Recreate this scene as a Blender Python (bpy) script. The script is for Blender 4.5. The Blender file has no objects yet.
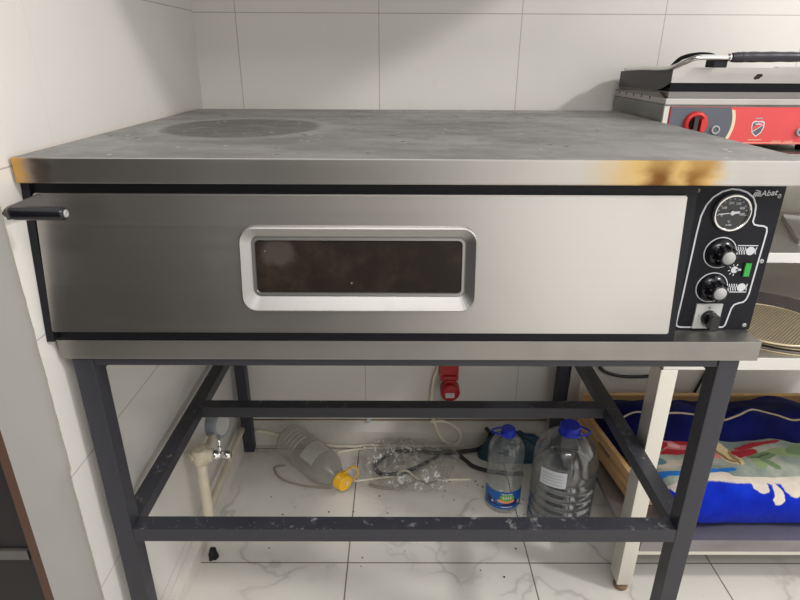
import bpy, bmesh, math, random
from mathutils import Vector, Matrix, noise as mnoise
random.seed(7)
SC = bpy.context.scene
COL = SC.collection
PI = math.pi

# ------------------------------------------------------------------ node helpers
class NT:
    def __init__(s, name):
        s.m = bpy.data.materials.new(name); s.m.use_nodes = True
        s.t = s.m.node_tree; s.t.nodes.clear()
        s.out = s.t.nodes.new('ShaderNodeOutputMaterial')
    def n(s, typ, **kw):
        nd = s.t.nodes.new(typ)
        for k, v in kw.items(): setattr(nd, k, v)
        return nd
    def put(s, sock, v):
        if v is None: return
        if isinstance(v, bpy.types.NodeSocket): s.t.links.new(v, sock)
        elif isinstance(v, (tuple, list)):
            v = tuple(v)
            if len(sock.default_value) == 4 and len(v) == 3: v = v + (1,)
            sock.default_value = v
        else: sock.default_value = v
    def pos(s): return s.n('ShaderNodeNewGeometry').outputs['Position']
    def xyz(s, v=None):
        x = s.n('ShaderNodeSeparateXYZ'); s.put(x.inputs[0], v or s.pos()); return x.outputs
    def vec(s, x, y, z):
        c = s.n('ShaderNodeCombineXYZ')
        for i, v in enumerate((x, y, z)): s.put(c.inputs[i], v)
        return c.outputs[0]
    def math(s, op, a, b=None, c=None, clamp=False):
        m = s.n('ShaderNodeMath', operation=op, use_clamp=clamp)
        s.put(m.inputs[0], a); s.put(m.inputs[1], b); s.put(m.inputs[2], c); return m.outputs[0]
    def vmath(s, op, a, b=None):
        m = s.n('ShaderNodeVectorMath', operation=op)
        s.put(m.inputs[0], a); s.put(m.inputs[1], b)
        return m.outputs['Value'] if op in ('DISTANCE', 'LENGTH', 'DOT_PRODUCT') else m.outputs[0]
    def map(s, v, a, b, c=0.0, d=1.0, smooth=True):
        m = s.n('ShaderNodeMapRange', interpolation_type='SMOOTHSTEP' if smooth else 'LINEAR')
        s.put(m.inputs['Value'], v)
        s.put(m.inputs['From Min'], a); s.put(m.inputs['From Max'], b)
        s.put(m.inputs['To Min'], c); s.put(m.inputs['To Max'], d)
        return m.outputs[0]
    def noise(s, vec=None, scale=5., detail=3., rough=.5, dist=0., color=False):
        m = s.n('ShaderNodeTexNoise'); s.put(m.inputs['Vector'], vec or s.pos())
        m.inputs['Scale'].default_value = scale; m.inputs['Detail'].default_value = detail
        m.inputs['Roughness'].default_value = rough; m.inputs['Distortion'].default_value = dist
        return m.outputs['Color' if color else 'Fac']
    def voro(s, vec=None, scale=5., feature='F1', out='Distance'):
        m = s.n('ShaderNodeTexVoronoi', feature=feature); s.put(m.inputs['Vector'], vec or s.pos())
        m.inputs['Scale'].default_value = scale; return m.outputs[out]
    def mix(s, f, a, b):
        m = s.n('ShaderNodeMix', data_type='RGBA')
        s.put(m.inputs[0], f); s.put(m.inputs[6], a); s.put(m.inputs[7], b); return m.outputs[2]
    def bump(s, h, strength=.2, dist=.002):
        m = s.n('ShaderNodeBump'); s.put(m.inputs['Height'], h)
        m.inputs['Strength'].default_value = strength; m.inputs['Distance'].default_value = dist
        return m.outputs[0]
    def bsdf(s, color, rough=.5, metal=0., normal=None, **kw):
        p = s.n('ShaderNodeBsdfPrincipled')
        s.put(p.inputs['Base Color'], color); s.put(p.inputs['Roughness'], rough); s.put(p.inputs['Metallic'], metal)
        if normal is not None: s.put(p.inputs['Normal'], normal)
        for k, v in kw.items(): s.put(p.inputs[k.replace('_', ' ')], v)
        return p.outputs[0]
    def done(s, sh):
        s.t.links.new(sh, s.out.inputs['Surface']); return s.m

def srgb(r, g, b):
    f = lambda c: (c/255/12.92) if c/255 <= .04045 else ((c/255+.055)/1.055)**2.4
    return (f(r), f(g), f(b))

def plain(name, col, rough=.5, metal=0., var=.08, scale=30., **kw):
    t = NT(name)
    f = t.noise(scale=scale, detail=4)
    c = t.mix(f, tuple(x*(1-var) for x in col), tuple(min(1, x*(1+var)) for x in col))
    return t.done(t.bsdf(c, rough, metal, **kw))

# ------------------------------------------------------------------ mesh helpers
class MB:
    def __init__(s): s.bm = bmesh.new()
    def _tag(s, faces, mi, smooth=False):
        for f in faces: f.material_index = mi; f.smooth = smooth
    def box(s, x0, x1, y0, y1, z0, z1, mi=0, bevel=0., seg=2):
        before = set(s.bm.faces)
        vs = [s.bm.verts.new((x, y, z)) for x in (x0, x1) for y in (y0, y1) for z in (z0, z1)]
        idx = [(0,1,3,2),(4,6,7,5),(0,4,5,1),(2,3,7,6),(0,2,6,4),(1,5,7,3)]
        fs = [s.bm.faces.new([vs[i] for i in f]) for f in idx]
        if bevel:
            es = list({e for f in fs for e in f.edges})
            bmesh.ops.bevel(s.bm, geom=es, offset=bevel, segments=seg, affect='EDGES', profile=.7)
        s._tag([f for f in s.bm.faces if f not in before], mi)
        return s
    def hexa(s, pts, mi=0, bevel=0.):
        """8 points: bottom loop 4, top loop 4"""
        before = set(s.bm.faces)
        v = [s.bm.verts.new(p) for p in pts]
        for f in ((3,2,1,0),(4,5,6,7),(0,1,5,4),(1,2,6,5),(2,3,7,6),(3,0,4,7)):
            s.bm.faces.new([v[i] for i in f])
        if bevel:
            es = list({e for f in s.bm.faces if f not in before for e in f.edges})
            bmesh.ops.bevel(s.bm, geom=es, offset=bevel, segments=2, affect='EDGES')
        s._tag([f for f in s.bm.faces if f not in before], mi)
        return s
    def lathe(s, prof, origin=(0,0,0), axis=(0,0,1), seg=32, mi=0, smooth=True, caps=True, ribs=None, ell=1.0):
        """prof: list of (radius, height)"""
        a = Vector(axis).normalized()
        u = a.orthogonal().normalized()
        if abs(a.z) > .99: u = Vector((1,0,0))
        w = a.cross(u); o = Vector(origin); rings = []
        for k, (r, h) in enumerate(prof):
            ring = []
            for i in range(seg):
                t = 2*PI*i/seg
                rr = r
                ring.append(s.bm.verts.new(o + a*h + u*(rr*math.cos(t)) + w*(rr*ell*math.sin(t))))
            rings.append(ring)
        fs = []
        for k in range(len(rings)-1):
            for i in range(seg):
                j = (i+1) % seg
                fs.append(s.bm.faces.new((rings[k][i], rings[k][j], rings[k+1][j], rings[k+1][i])))
        s._tag(fs, mi, smooth)
        if caps:
            c = [s.bm.faces.new(list(reversed(rings[0]))), s.bm.faces.new(rings[-1])]
            s._tag(c, mi, False)
        return s
    def cyl(s, p0, p1, r, seg=24, mi=0, r2=None, bev=0.):
        p0, p1 = Vector(p0), Vector(p1); L = (p1-p0).length
        r2 = r if r2 is None else r2
        if bev:
            prof = [(r-bev, 0), (r-bev*.3, bev*.3), (r, bev), (r2, L-bev), (r2-bev*.3, L-bev*.3), (r2-bev, L)]
        else: prof = [(r, 0), (r2, L)]
        return s.lathe(prof, p0, p1-p0, seg, mi)
    def tube(s, pts, r, seg=10, mi=0, sub=8, closed=False, cap=True):
        P = [Vector(p) for p in pts]
        C = []
        n = len(P)
        if sub > 1:
            rng = range(n if closed else n-1)
            for i in rng:
                p0 = P[(i-1) % n] if (closed or i > 0) else P[0]*2-P[1]
                p1 = P[i]; p2 = P[(i+1) % n]
                p3 = P[(i+2) % n] if (closed or i+2 < n) else P[-1]*2-P[-2]
                for k in range(sub):
                    t = k/sub
                    C.append(.5*((2*p1)+(p2-p0)*t+(2*p0-5*p1+4*p2-p3)*t*t+(3*p1-p0-3*p2+p3)*t**3))
            if not closed: C.append(P[-1])
        else: C = P
        m = len(C); rings = []; u = None
        for i, c in enumerate(C):
            if closed: d = C[(i+1) % m]-C[i-1]
            else: d = C[min(i+1, m-1)]-C[max(i-1, 0)]
            d.normalize()
            if u is None: u = d.orthogonal().normalized()
            u = (u - d*u.dot(d)).normalized(); w = d.cross(u)
            rr = r(i/(m-1)) if callable(r) else r
            rings.append([s.bm.verts.new(c+u*rr*math.cos(2*PI*k/seg)+w*rr*math.sin(2*PI*k/seg)) for k in range(seg)])
        fs = []
        for i in range(m if closed else m-1):
            a, b = rings[i], rings[(i+1) % m]
            for k in range(seg):
                fs.append(s.bm.faces.new((a[k], a[(k+1) % seg], b[(k+1) % seg], b[k])))
        if cap and not closed:
            fs.append(s.bm.faces.new(list(reversed(rings[0])))); fs.append(s.bm.faces.new(rings[-1]))
        s._tag(fs, mi, True)
        return s
    def prism(s, poly, fn, d0, d1, mi=0, bevel=0.):
        """poly 2D; fn(a,b,d)->3D ; extruded from d0 to d1"""
        before = set(s.bm.faces)
        A = [s.bm.verts.new(fn(a, b, d0)) for a, b in poly]
        B = [s.bm.verts.new(fn(a, b, d1)) for a, b in poly]
        n = len(poly)
        fs = [s.bm.faces.new(A), s.bm.faces.new(list(reversed(B)))]
        for i in range(n):
            j = (i+1) % n
            fs.append(s.bm.faces.new((A[j], A[i], B[i], B[j])))
        s._tag(fs, mi)
        if bevel:
            es = [e for e in fs[0].edges]
            bmesh.ops.bevel(s.bm, geom=es, offset=bevel, segments=2, affect='EDGES')
        return s
    def ribbon(s, pts, w, fn, d0, d1, mi=0, closed=False):
        """flat band of width w along a 2D polyline, in the plane fn, thickness d0..d1"""
        n = len(pts); L = []; R = []
        for i, p in enumerate(pts):
            a = Vector(pts[i-1] if (i > 0 or closed) else p); b = Vector(pts[(i+1) % n] if (i < n-1 or closed) else p)
            d = (b-a).normalized(); q = Vector((-d.y, d.x))*w/2
            L.append(Vector(p)+q); R.append(Vector(p)-q)
        for i in range(n if closed else n-1):
            j = (i+1) % n
            s.prism([L[i], L[j], R[j], R[i]], fn, d0, d1, mi)
        return s
    def grid(s, fn, nu, nv, mi=0, smooth=True, closed_u=False):
        V = [[s.bm.verts.new(fn(i/(nu if closed_u else nu-1), j/(nv-1))) for j in range(nv)] for i in range(nu)]
        fs = []
        for i in range(nu if closed_u else nu-1):
            for j in range(nv-1):
                k = (i+1) % nu
                fs.append(s.bm.faces.new((V[i][j], V[k][j], V[k][j+1], V[i][j+1])))
        s._tag(fs, mi, smooth); return s
    def text(s, body, fn, size, d, mi=0, shear=0., align='CENTER', thick=.0004):
        c = bpy.data.curves.new('lettering', 'FONT'); c.body = body; c.size = size; c.shear = shear
        c.align_x = align; c.align_y = 'CENTER'; c.extrude = thick/2; c.resolution_u = 3
        o = bpy.data.objects.new('lettering', c); COL.objects.link(o)
        bpy.context.view_layer.update()
        me = bpy.data.meshes.new_from_object(o.evaluated_get(bpy.context.evaluated_depsgraph_get()))
        bpy.data.objects.remove(o); bpy.data.curves.remove(c)
        tmp = bmesh.new(); tmp.from_mesh(me); bpy.data.meshes.remove(me)
        vm = {}
        for v in tmp.verts: vm[v] = s.bm.verts.new(fn(v.co.x, v.co.y, d+v.co.z))
        for f in tmp.faces:
            try: s.bm.faces.new([vm[v] for v in f.verts]).material_index = mi
            except ValueError: pass
        tmp.free(); return s
    def build(s, name, mats, parent=None, recalc=True):
        if recalc: bmesh.ops.recalc_face_normals(s.bm, faces=s.bm.faces)
        off = Vector((0,0,0)); p = parent
        while p is not None: off += p.location; p = p.parent
        if parent is None:
            xs = [v.co for v in s.bm.verts]
            off = Vector(((min(v.x for v in xs)+max(v.x for v in xs))/2, (min(v.y for v in xs)+max(v.y for v in xs))/2, min(v.z for v in xs)))
        bmesh.ops.translate(s.bm, verts=s.bm.verts, vec=-off)
        me = bpy.data.meshes.new(name); s.bm.to_mesh(me); s.bm.free()
        for m in (mats if isinstance(mats, (list, tuple)) else [mats]): me.materials.append(m)
        o = bpy.data.objects.new(name, me); COL.objects.link(o)
        if parent is None: o.location = off
        else: o.parent = parent
        return o

def thing(name, label, cat, loc, group=None):
    o = bpy.data.objects.new(name, None); COL.objects.link(o); o.location = loc
    o.empty_display_size = .05
    return tag(o, label, cat, group)
def tag(o, label, cat, group=None, kind=None):
    o['label'] = label; o['category'] = cat
    if group: o['group'] = group
    if kind: o['kind'] = kind
    return o
def struct(o, label=None):
    o['kind'] = 'structure'
    if label: o['label'] = label
    return o
XZ = lambda Y: (lambda a, b, d: (a, Y-d, b))       # plane facing the viewer, d sticks out
def rrect(x0, x1, z0, z1, r, n=6):
    pts = []
    for cx, cz, a0 in ((x1-r, z1-r, 0), (x0+r, z1-r, PI/2), (x0+r, z0+r, PI), (x1-r, z0+r, 1.5*PI)):
        for k in range(n+1):
            t = a0+PI/2*k/n; pts.append((cx+r*math.cos(t), cz+r*math.sin(t)))
    return pts
def circ(cx, cz, r, n=32, a0=0, a1=2*PI): return [(cx+r*math.cos(a0+(a1-a0)*k/n), cz+r*math.sin(a0+(a1-a0)*k/n)) for k in range(n)]

# ------------------------------------------------------------------ materials
def tile_wall(name, plane, u0, pu, z0, pz, low=None):
    t = NT(name); x = t.xyz(); u = x[0] if plane == 'x' else x[1]; z = x[2]
    def line(v, o, p, w):
        f = t.math('FRACT', t.math('DIVIDE', t.math('SUBTRACT', v, o), p))
        d = t.math('MULTIPLY', t.math('MINIMUM', f, t.math('SUBTRACT', 1.0, f)), p)
        return t.map(d, w*.4, w, 1, 0)
    ju = line(u, u0, pu, .0014)
    if low is not None:                              # the lower courses are wider tiles
        k = t.math('LESS_THAN', z, .9); ju = t.math('ADD', t.math('MULTIPLY', ju, t.math('SUBTRACT', 1.0, k)), t.math('MULTIPLY', line(u, low, .461, .0014), k))
    else: ju = t.math('MULTIPLY', ju, .12)
    j = t.math('MAXIMUM', ju, line(z, z0, pz, .0014))
    n1 = t.noise(scale=3.2, detail=5); n2 = t.noise(scale=30, detail=3)
    c = t.mix(t.map(n1, .3, .7), srgb(218, 215, 210), srgb(223, 220, 215))
    dirt = t.math('MULTIPLY', t.map(n2, .58, .75), t.map(n1, .45, .7)); c = t.mix(t.math('MULTIPLY', dirt, .05), c, srgb(170, 155, 130))
    c = t.mix(t.math('MULTIPLY', j, .55), c, srgb(120, 112, 104))
    r = .27
    return t.done(t.bsdf(c, r, 0, t.bump(t.math('SUBTRACT', 1.0, j), .25, .001), Specular_IOR_Level=.4))
M = {}
M['tile_back'] = tile_wall('white glazed wall tile', 'x', .098, .339, .2985, .2301, .387)
M['tile_left'] = tile_wall('white glazed side tile', 'y', .107, .339, .314, .227)
t = NT('grey plaster'); f = t.noise(scale=6, detail=6); g = t.noise(scale=60, detail=4)
M['plaster'] = t.done(t.bsdf(t.mix(f, srgb(168, 166, 162), srgb(180, 178, 174)), .8, 0, t.bump(g, .15, .001)))
M['chip'] = plain('broken tile edge', srgb(200, 192, 174), .85, 0, .15, 120)
M['brown'] = plain('brown trim', srgb(92, 64, 50), .6)
# floor
t = NT('white marble floor tile'); x = t.xyz(); p = t.pos()
def fl(v, o, w):
    f = t.math('FRACT', t.math('DIVIDE', t.math('SUBTRACT', v, o), .438))
    d = t.math('MULTIPLY', t.math('MINIMUM', f, t.math('SUBTRACT', 1.0, f)), .438)
    return t.map(d, w*.4, w, 1, 0)
j = t.math('MAXIMUM', fl(x[0], .366, .0022), fl(x[1], .302, .0022))
w = t.vmath('ADD', p, t.vmath('SCALE', t.noise(scale=5, detail=4, color=True)))
wn = w.node; wn.inputs[1].links[0].from_node.inputs['Scale'].default_value = .32
v = t.voro(w, 3.3, 'DISTANCE_TO_EDGE'); gate = t.map(t.noise(scale=3.5, detail=2), .42, .58)
vein = t.math('MULTIPLY', t.map(v, .0, .028, 1, 0), gate)
halo = t.math('MULTIPLY', t.map(v, .0, .12, 1, 0), gate)
c = t.mix(t.noise(scale=4, detail=4), srgb(214, 210, 202), srgb(226, 223, 216))
c = t.mix(t.math('MULTIPLY', halo, .16), c, srgb(160, 156, 150)); c = t.mix(t.math('MULTIPLY', vein, .42), c, srgb(146, 142, 137))
grime = t.math('MULTIPLY', t.map(t.noise(scale=7, detail=6, rough=.7), .5, .72), t.map(x[1], .35, .75)); c = t.mix(t.math('MULTIPLY', grime, .55), c, srgb(150, 130, 104))
spk = t.math('MULTIPLY', t.map(t.voro(scale=75), .05, .16, 1, 0), t.map(t.noise(scale=8, detail=1), .56, .66)); c = t.mix(t.math('MULTIPLY', spk, .22), c, srgb(92, 74, 58))
c = t.mix(t.math('MULTIPLY', j, .85), c, srgb(74, 66, 58))
M['floor'] = t.done(t.bsdf(c, t.map(grime, 0, 1, .2, .45), 0, t.bump(t.math('SUBTRACT', 1.0, j), .2, .001), Specular_IOR_Level=.4))
# steels
def steel(name, col=(.60, .58, .56), rough=.3, axis='x', amt=.06, smudge=.0, extra=None, bmp=.012):
    t = NT(name); x = t.xyz(); sc = {'x': (1.5, 260, 260), 'z': (260, 260, 1.5), 'y': (260, 1.5, 260)}[axis]
    v = t.vec(*[t.math('MULTIPLY', x[i], sc[i]) for i in range(3)])
    n = t.noise(v, 1, 2); big = t.noise(scale=5, detail=5)
    c = t.mix(n, tuple(k*(1-amt) for k in col), tuple(min(1, k*(1+amt)) for k in col))
    if smudge: c = t.mix(t.math('MULTIPLY', t.map(big, .45, .7), smudge), c, tuple(k*.55 for k in col))
    if extra: c = extra(t, x, c)
    r = t.math('ADD', t.map(n, .3, .7, rough*.97, rough*1.03), t.map(big, .4, .8, 0, .08))
    return t.done(t.bsdf(c, r, 1, t.bump(n, bmp, .0005)))
def burn(t, x, c):
    u = t.math('ADD', x[0], t.math('MULTIPLY', t.math('SUBTRACT', t.noise(t.vec(t.math('MULTIPLY', x[0], 30), 0, t.math('MULTIPLY', x[2], 45)), 1, 3), .5), .035))
    z = x[2]
    a = t.math('MULTIPLY', t.map(u, .70, .80), t.map(u, .878, .905, 1, 0)); c = t.mix(t.math('MULTIPLY', a, .85), c, (.56, .36, .10))     # straw tint
    lo = t.map(z, 1.004, .985, .55, 1)
    b = t.math('MULTIPLY', t.map(u, .785, .812), t.map(u, .818, .845, 1, 0)); c = t.mix(t.math('MULTIPLY', t.math('MULTIPLY', b, lo), .9), c, (.13, .045, .008))
    b2 = t.math('MULTIPLY', t.map(u, .838, .858), t.map(t.math('SUBTRACT', u, t.math('MULTIPLY', t.math('SUBTRACT', z, .985), .8)), .862, .890, 1, 0)); c = t.mix(t.math('MULTIPLY', t.math('MULTIPLY', b2, lo), .85), c, (.19, .075, .015))
    e = t.map(u, .0, .030, 1, 0); c = t.mix(t.math('MULTIPLY', e, .9), c, (.70, .38, .075))
    e2 = t.math('MULTIPLY', t.map(u, .016, .03), t.map(u, .035, .055, 1, 0)); return t.mix(t.math('MULTIPLY', e2, .6), c, (.20, .11, .07))
M['lid_front'] = steel('heat stained brushed steel', (.47, .455, .43), .36, 'x', .04, 0.18, burn)
M['steel'] = steel('brushed steel', (.62, .60, .57), .33, 'x', .05, .15)
M['door'] = steel('brushed steel door', (.46, .44, .418), .34, 'x', .035, .16, None, .006)
M['back_sheet'] = steel('stained back sheet', (.46, .42, .36), .5, 'x', .05, .3)
M['frame'] = steel('satin window trim', (.36, .35, .337), .42, 'x', .03, .1)
M['steel_mid'] = steel('worn brushed steel', (.46, .44, .42), .45, 'x', .06, .3)
M['tray'] = steel('dull stained steel', (.33, .32, .30), .40, 'x', .06, .3)
M['steel_pale'] = steel('pale satin steel', (.74, .73, .71), .45, 'x', .05, .05)
M['steel_leg'] = steel('satin cream steel', (.80, .775, .72), .42, 'z', .03, .05)
M['steel_dark'] = plain('dull grey steel', (.22, .21, .20), .5, .8, .15, 20)
M['chrome'] = plain('chrome', (.75, .74, .72), .16, 1, .03)
# oven top
t = NT('dull grey smudged metal sheet'); x = t.xyz(); p = t.pos()
n1 = t.noise(t.vec(t.math('MULTIPLY', x[0], 4), t.math('MULTIPLY', x[1], 9), 0), 1, 6, .6); n2 = t.noise(scale=26, detail=5, rough=.65)
c = t.mix(t.map(n1, .3, .7), (.20, .195, .19), (.34, .332, .324)); c = t.mix(t.math('MULTIPLY', t.map(n2, .5, .7, 0, .5), t.map(x[0], .25, .6, .4, 1)), c, (.20, .195, .19))
d = t.vmath('LENGTH', t.vec(t.math('DIVIDE', t.math('SUBTRACT', x[0], .205), .140), t.math('DIVIDE', t.math('SUBTRACT', x[1], .345), .150), 0))
d = t.math('ADD', d, t.math('MULTIPLY', t.math('SUBTRACT', n2, .5), .12))
c = t.mix(t.map(d, .9, 1.02, .60, 0), c, (.085, .084, .085))
rg = t.math('MULTIPLY', t.map(d, .98, 1.05), t.map(d, 1.08, 1.3, 1, 0)); c = t.mix(t.math('MULTIPLY', rg, .25), c, (.48, .47, .46))
sp = t.voro(scale=42); spn = t.map(t.noise(scale=13, detail=1), .55, .62)
c = t.mix(t.math('MULTIPLY', t.map(sp, .12, .17, 1, 0), spn), c, (.55, .53, .5))
sc_ = t.noise(t.vec(t.math('MULTIPLY', x[0], 12), t.math('MULTIPLY', x[1], 120), 3), 1, 2); c = t.mix(t.math('MULTIPLY', t.map(sc_, .68, .74), .35), c, (.42, .41, .4))
dk = t.voro(t.vmath('ADD', p, (3.1, 1.7, 0)), 30); c = t.mix(t.math('MULTIPLY', t.map(dk, .10, .15, 1, 0), t.map(t.noise(scale=9, detail=1), .5, .58)), c, (.02, .02, .02))
M['lid_top'] = t.done(t.bsdf(c, t.map(n2, .3, .7, .42, .6), .35, t.bump(n2, .06, .001), Specular_IOR_Level=.5))
# black paint of the stand, with specks and scuffs
t = NT('scuffed charcoal paint'); x = t.xyz(); nm = t.xyz(t.n('ShaderNodeNewGeometry').outputs['Normal'])
n1 = t.noise(scale=9, detail=5, rough=.6); c = t.mix(n1, srgb(40, 40, 47), srgb(53, 53, 61))
up = t.map(nm[2], .5, .9)
s1 = t.math('MULTIPLY', t.map(t.noise(scale=45, detail=5, rough=.75), .56, .68), t.map(t.noise(scale=9, detail=2), .44, .58)); c = t.mix(t.math('MULTIPLY', t.math('MULTIPLY', s1, up), .8), c, srgb(150, 148, 146))
s2 = t.math('MULTIPLY', t.map(t.voro(scale=120), .10, .16, 1, 0), t.map(t.noise(scale=6, detail=1), .5, .58)); c = t.mix(t.math('MULTIPLY', s2, t.math('MULTIPLY_ADD', up, .4, .08)), c, srgb(150, 150, 150))
M['black_paint'] = t.done(t.bsdf(c, t.map(n1, .3, .7, .38, .55), 0))
M['black'] = plain('matt black enamel', srgb(20, 20, 26), .55, 0, .2, 20, Specular_IOR_Level=.3)
M['black_gloss'] = plain('gloss black plastic', srgb(22, 21, 26), .22, 0, .1, 20)
M['panel'] = plain('black control plate', srgb(22, 23, 31), .6, 0, .2, 12, Specular_IOR_Level=.25)
M['white_ink'] = plain('white print', srgb(205, 207, 212), .5, 0, .1, 60)
M['grey_ink'] = plain('grey print', srgb(160, 160, 165), .5)
M['dial'] = plain('dark dial face', srgb(40, 42, 42), .3)
M['grey_cap'] = plain('grey knob cap', srgb(168, 168, 168), .4)
M['plate_grey'] = plain('pale grey switch plate', srgb(190, 190, 188), .45)
t = NT('green lit lens'); M['green'] = t.done(t.bsdf(srgb(40, 150, 60), .25, 0, Emission_Color=(.03, .6, .06, 1), Emission_Strength=.1))
t = NT('smoked oven glass'); n1 = t.noise(scale=14, detail=6, rough=.7)
c = t.mix(t.map(n1, .4, .8), (.018, .014, .011), (.050, .034, .025)); x = t.xyz()
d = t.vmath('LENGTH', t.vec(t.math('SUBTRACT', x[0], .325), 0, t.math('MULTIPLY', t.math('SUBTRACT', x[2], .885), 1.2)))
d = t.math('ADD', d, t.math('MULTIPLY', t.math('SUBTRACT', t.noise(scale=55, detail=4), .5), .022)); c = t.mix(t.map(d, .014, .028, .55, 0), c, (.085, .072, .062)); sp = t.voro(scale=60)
c = t.mix(t.math('MULTIPLY', t.map(sp, .06, .1, 1, 0), t.map(t.noise(scale=17, detail=1), .56, .62)), c, (.2, .18, .16))
M['glass_dark'] = t.done(t.bsdf(c, .2, 0, Specular_IOR_Level=.22))
M['red'] = plain('red enamel', srgb(216, 72, 74), .45, 0, .12, 18)
M['red_dark'] = plain('deep red plastic', srgb(196, 36, 36), .35)
M['socket_red'] = plain('crimson plastic', srgb(168, 24, 34), .4)
M['slate'] = plain('slate blue grey print', srgb(84, 88, 100), .45, 0, .1, 30)
M['cream'] = plain('cream edge', srgb(222, 204, 170), .5, 0, .12, 60)
M['grill_side'] = steel('grimy grey sheet steel', (.30, .30, .29), .5, 'z', .06, .5)
M['grill_dark'] = plain('dark anodised plate', srgb(58, 56, 58), .4, .5, .15, 25)
M['edge_white'] = plain('pale edge', srgb(206, 204, 196), .5, 0, .1, 60)
M['grip'] = plain('black wrapped grip', srgb(34, 30, 42), .4)
# wood
t = NT('pale crate pine'); x = t.xyz(); v = t.vec(t.math('MULTIPLY', x[0], 3), t.math('MULTIPLY', x[1], 3), t.math('MULTIPLY', x[2], 40))
n = t.noise(v, 1.5, 5, .6, .6); c = t.mix(t.map(n, .3, .7), srgb(188, 144, 92), srgb(222, 184, 132))
c = t.mix(t.map(t.noise(scale=9, detail=3), .6, .75, 0, .4), c, srgb(150, 104, 62)); M['wood'] = t.done(t.bsdf(c, .65))
# plush blanket cloths
def plush(name, fn, sheen=.06):
    t = NT(name); x = t.xyz(); c = fn(t, x); h = t.noise(scale=420, detail=2); h2 = t.noise(scale=45, detail=4)
    c = t.mix(t.map(h2, .3, .75, .25, 0), c, t.mix(.5, c, (0, 0, 0)))
    return t.done(t.bsdf(c, .95, 0, t.bump(t.math('ADD', h, h2), .7, .004), Sheen_Weight=sheen, Sheen_Roughness=.5, Specular_IOR_Level=.1))
def blobs(t, x, base, lst, wob=.03, sc=24):
    w = t.vmath('ADD', t.pos(), t.vmath('SCALE', t.vmath('SUBTRACT', t.noise(scale=sc, detail=3, color=True), (.5, .5, .5))))
    w.node.inputs[1].links[0].from_node.inputs['Scale'].default_value = wob*2
    y = t.xyz(w); c = base
    for cx, cy, rx, ry, ang, col in lst:
        dx = t.math('SUBTRACT', y[0], cx); dy = t.math('SUBTRACT', y[1], cy); ca, sa = math.cos(ang), math.sin(ang)
        a = t.math('ADD', t.math('MULTIPLY', dx, ca/rx), t.math('MULTIPLY', dy, sa/rx)); b = t.math('ADD', t.math('MULTIPLY', dx, -sa/ry), t.math('MULTIPLY', dy, ca/ry))
        d = t.math('SQRT', t.math('ADD', t.math('MULTIPLY', a, a), t.math('MULTIPLY', b, b)))
        c = t.mix(t.map(d, .93, 1.03, 1, 0), c, col)
    return c
G1, G2, RD, PK, CR, AQ = srgb(110, 132, 96), srgb(138, 156, 112), srgb(178, 38, 50), srgb(226, 130, 134), srgb(226, 206, 160), srgb(28, 112, 190)
GY = srgb(186, 176, 160)
FLOR = [(1.105, .322, .055, .012, -.05, AQ), (1.205, .328, .055, .012, .1, AQ), (1.130, .362, .045, .016, .3, GY), (1.09, .375, .03, .014, -.3, srgb(90, 120, 130)),
        (1.165, .436, .055, .032, .1, PK), (1.125, .425, .03, .014, .4, RD), (1.185, .450, .030, .010, -.4, RD), (1.155, .404, .045, .009, .1, RD), (1.165, .430, .014, .010, 0, srgb(240, 180, 176)),
        (1.305, .395, .045, .018, .15, RD), (1.245, .402, .022, .018, .2, PK), (1.275, .392, .019, .050, .12, CR), (1.262, .40, .006, .045, .3, srgb(150, 120, 80)), (1.284, .380, .005, .038, -.2, srgb(170, 140, 90)),
        (1.347, .380, .040, .013, .25, G1), (1.325, .350, .016, .022, -.5, G2), (1.350, .352, .012, .024, .4, G1), (1.345, .381, .032, .003, .25, srgb(70, 92, 62)), (1.41, .386, .040, .014, -.2, G2), (1.455, .40, .05, .018, .3, G1), (1.36, .425, .06, .010, .1, RD),
        (1.47, .44, .05, .014, .3, G2), (1.52, .40, .05, .03, .4, G1), (1.58, .43, .05, .03, -.3, PK)]
M['floral'] = plush('floral plush pile', lambda t, x: blobs(t, x, t.mix(t.map(t.noise(scale=12, detail=3), .4, .65), srgb(128, 142, 134), srgb(168, 172, 158)), FLOR, .012))
WH = srgb(226, 214, 200)
def rollfn(t, x):
    c = t.mix(t.map(t.noise(scale=8, detail=2), .35, .7), srgb(8, 34, 168), srgb(14, 56, 206))
    w = t.math('MULTIPLY', t.math('SUBTRACT', t.noise(scale=26, detail=3), .5), .04)
    top = t.map(t.math('ADD', x[1], t.math('MULTIPLY', w, .6)), .286, .292); c = t.mix(top, c, WH)
    for cx, cz, rx, rz in ((1.289, .254, .016, .010), (1.318, .240, .011, .016), (1.356, .252, .022, .014), (1.10, .252, .035, .014), (1.46, .245, .02, .016)):
        a = t.math('DIVIDE', t.math('ADD', t.math('SUBTRACT', x[0], cx), w), rx); b = t.math('DIVIDE', t.math('SUBTRACT', x[2], cz), rz)
        d = t.math('SQRT', t.math('ADD', t.math('MULTIPLY', a, a), t.math('MULTIPLY', b, b))); c = t.mix(t.map(d, .85, 1.05, 1, 0), c, WH)
    return c
M['royal'] = plush('royal blue plush pile', rollfn, .05)
M['navy'] = plush('navy plush pile', lambda t, x: t.mix(t.map(t.noise(scale=10, detail=3), .35, .7), srgb(10, 14, 66), srgb(14, 22, 92)), .04)
M['hem'] = plush('pale hem', lambda t, x: t.mix(t.noise(scale=40), srgb(170, 150, 120), srgb(200, 190, 170)))
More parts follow.
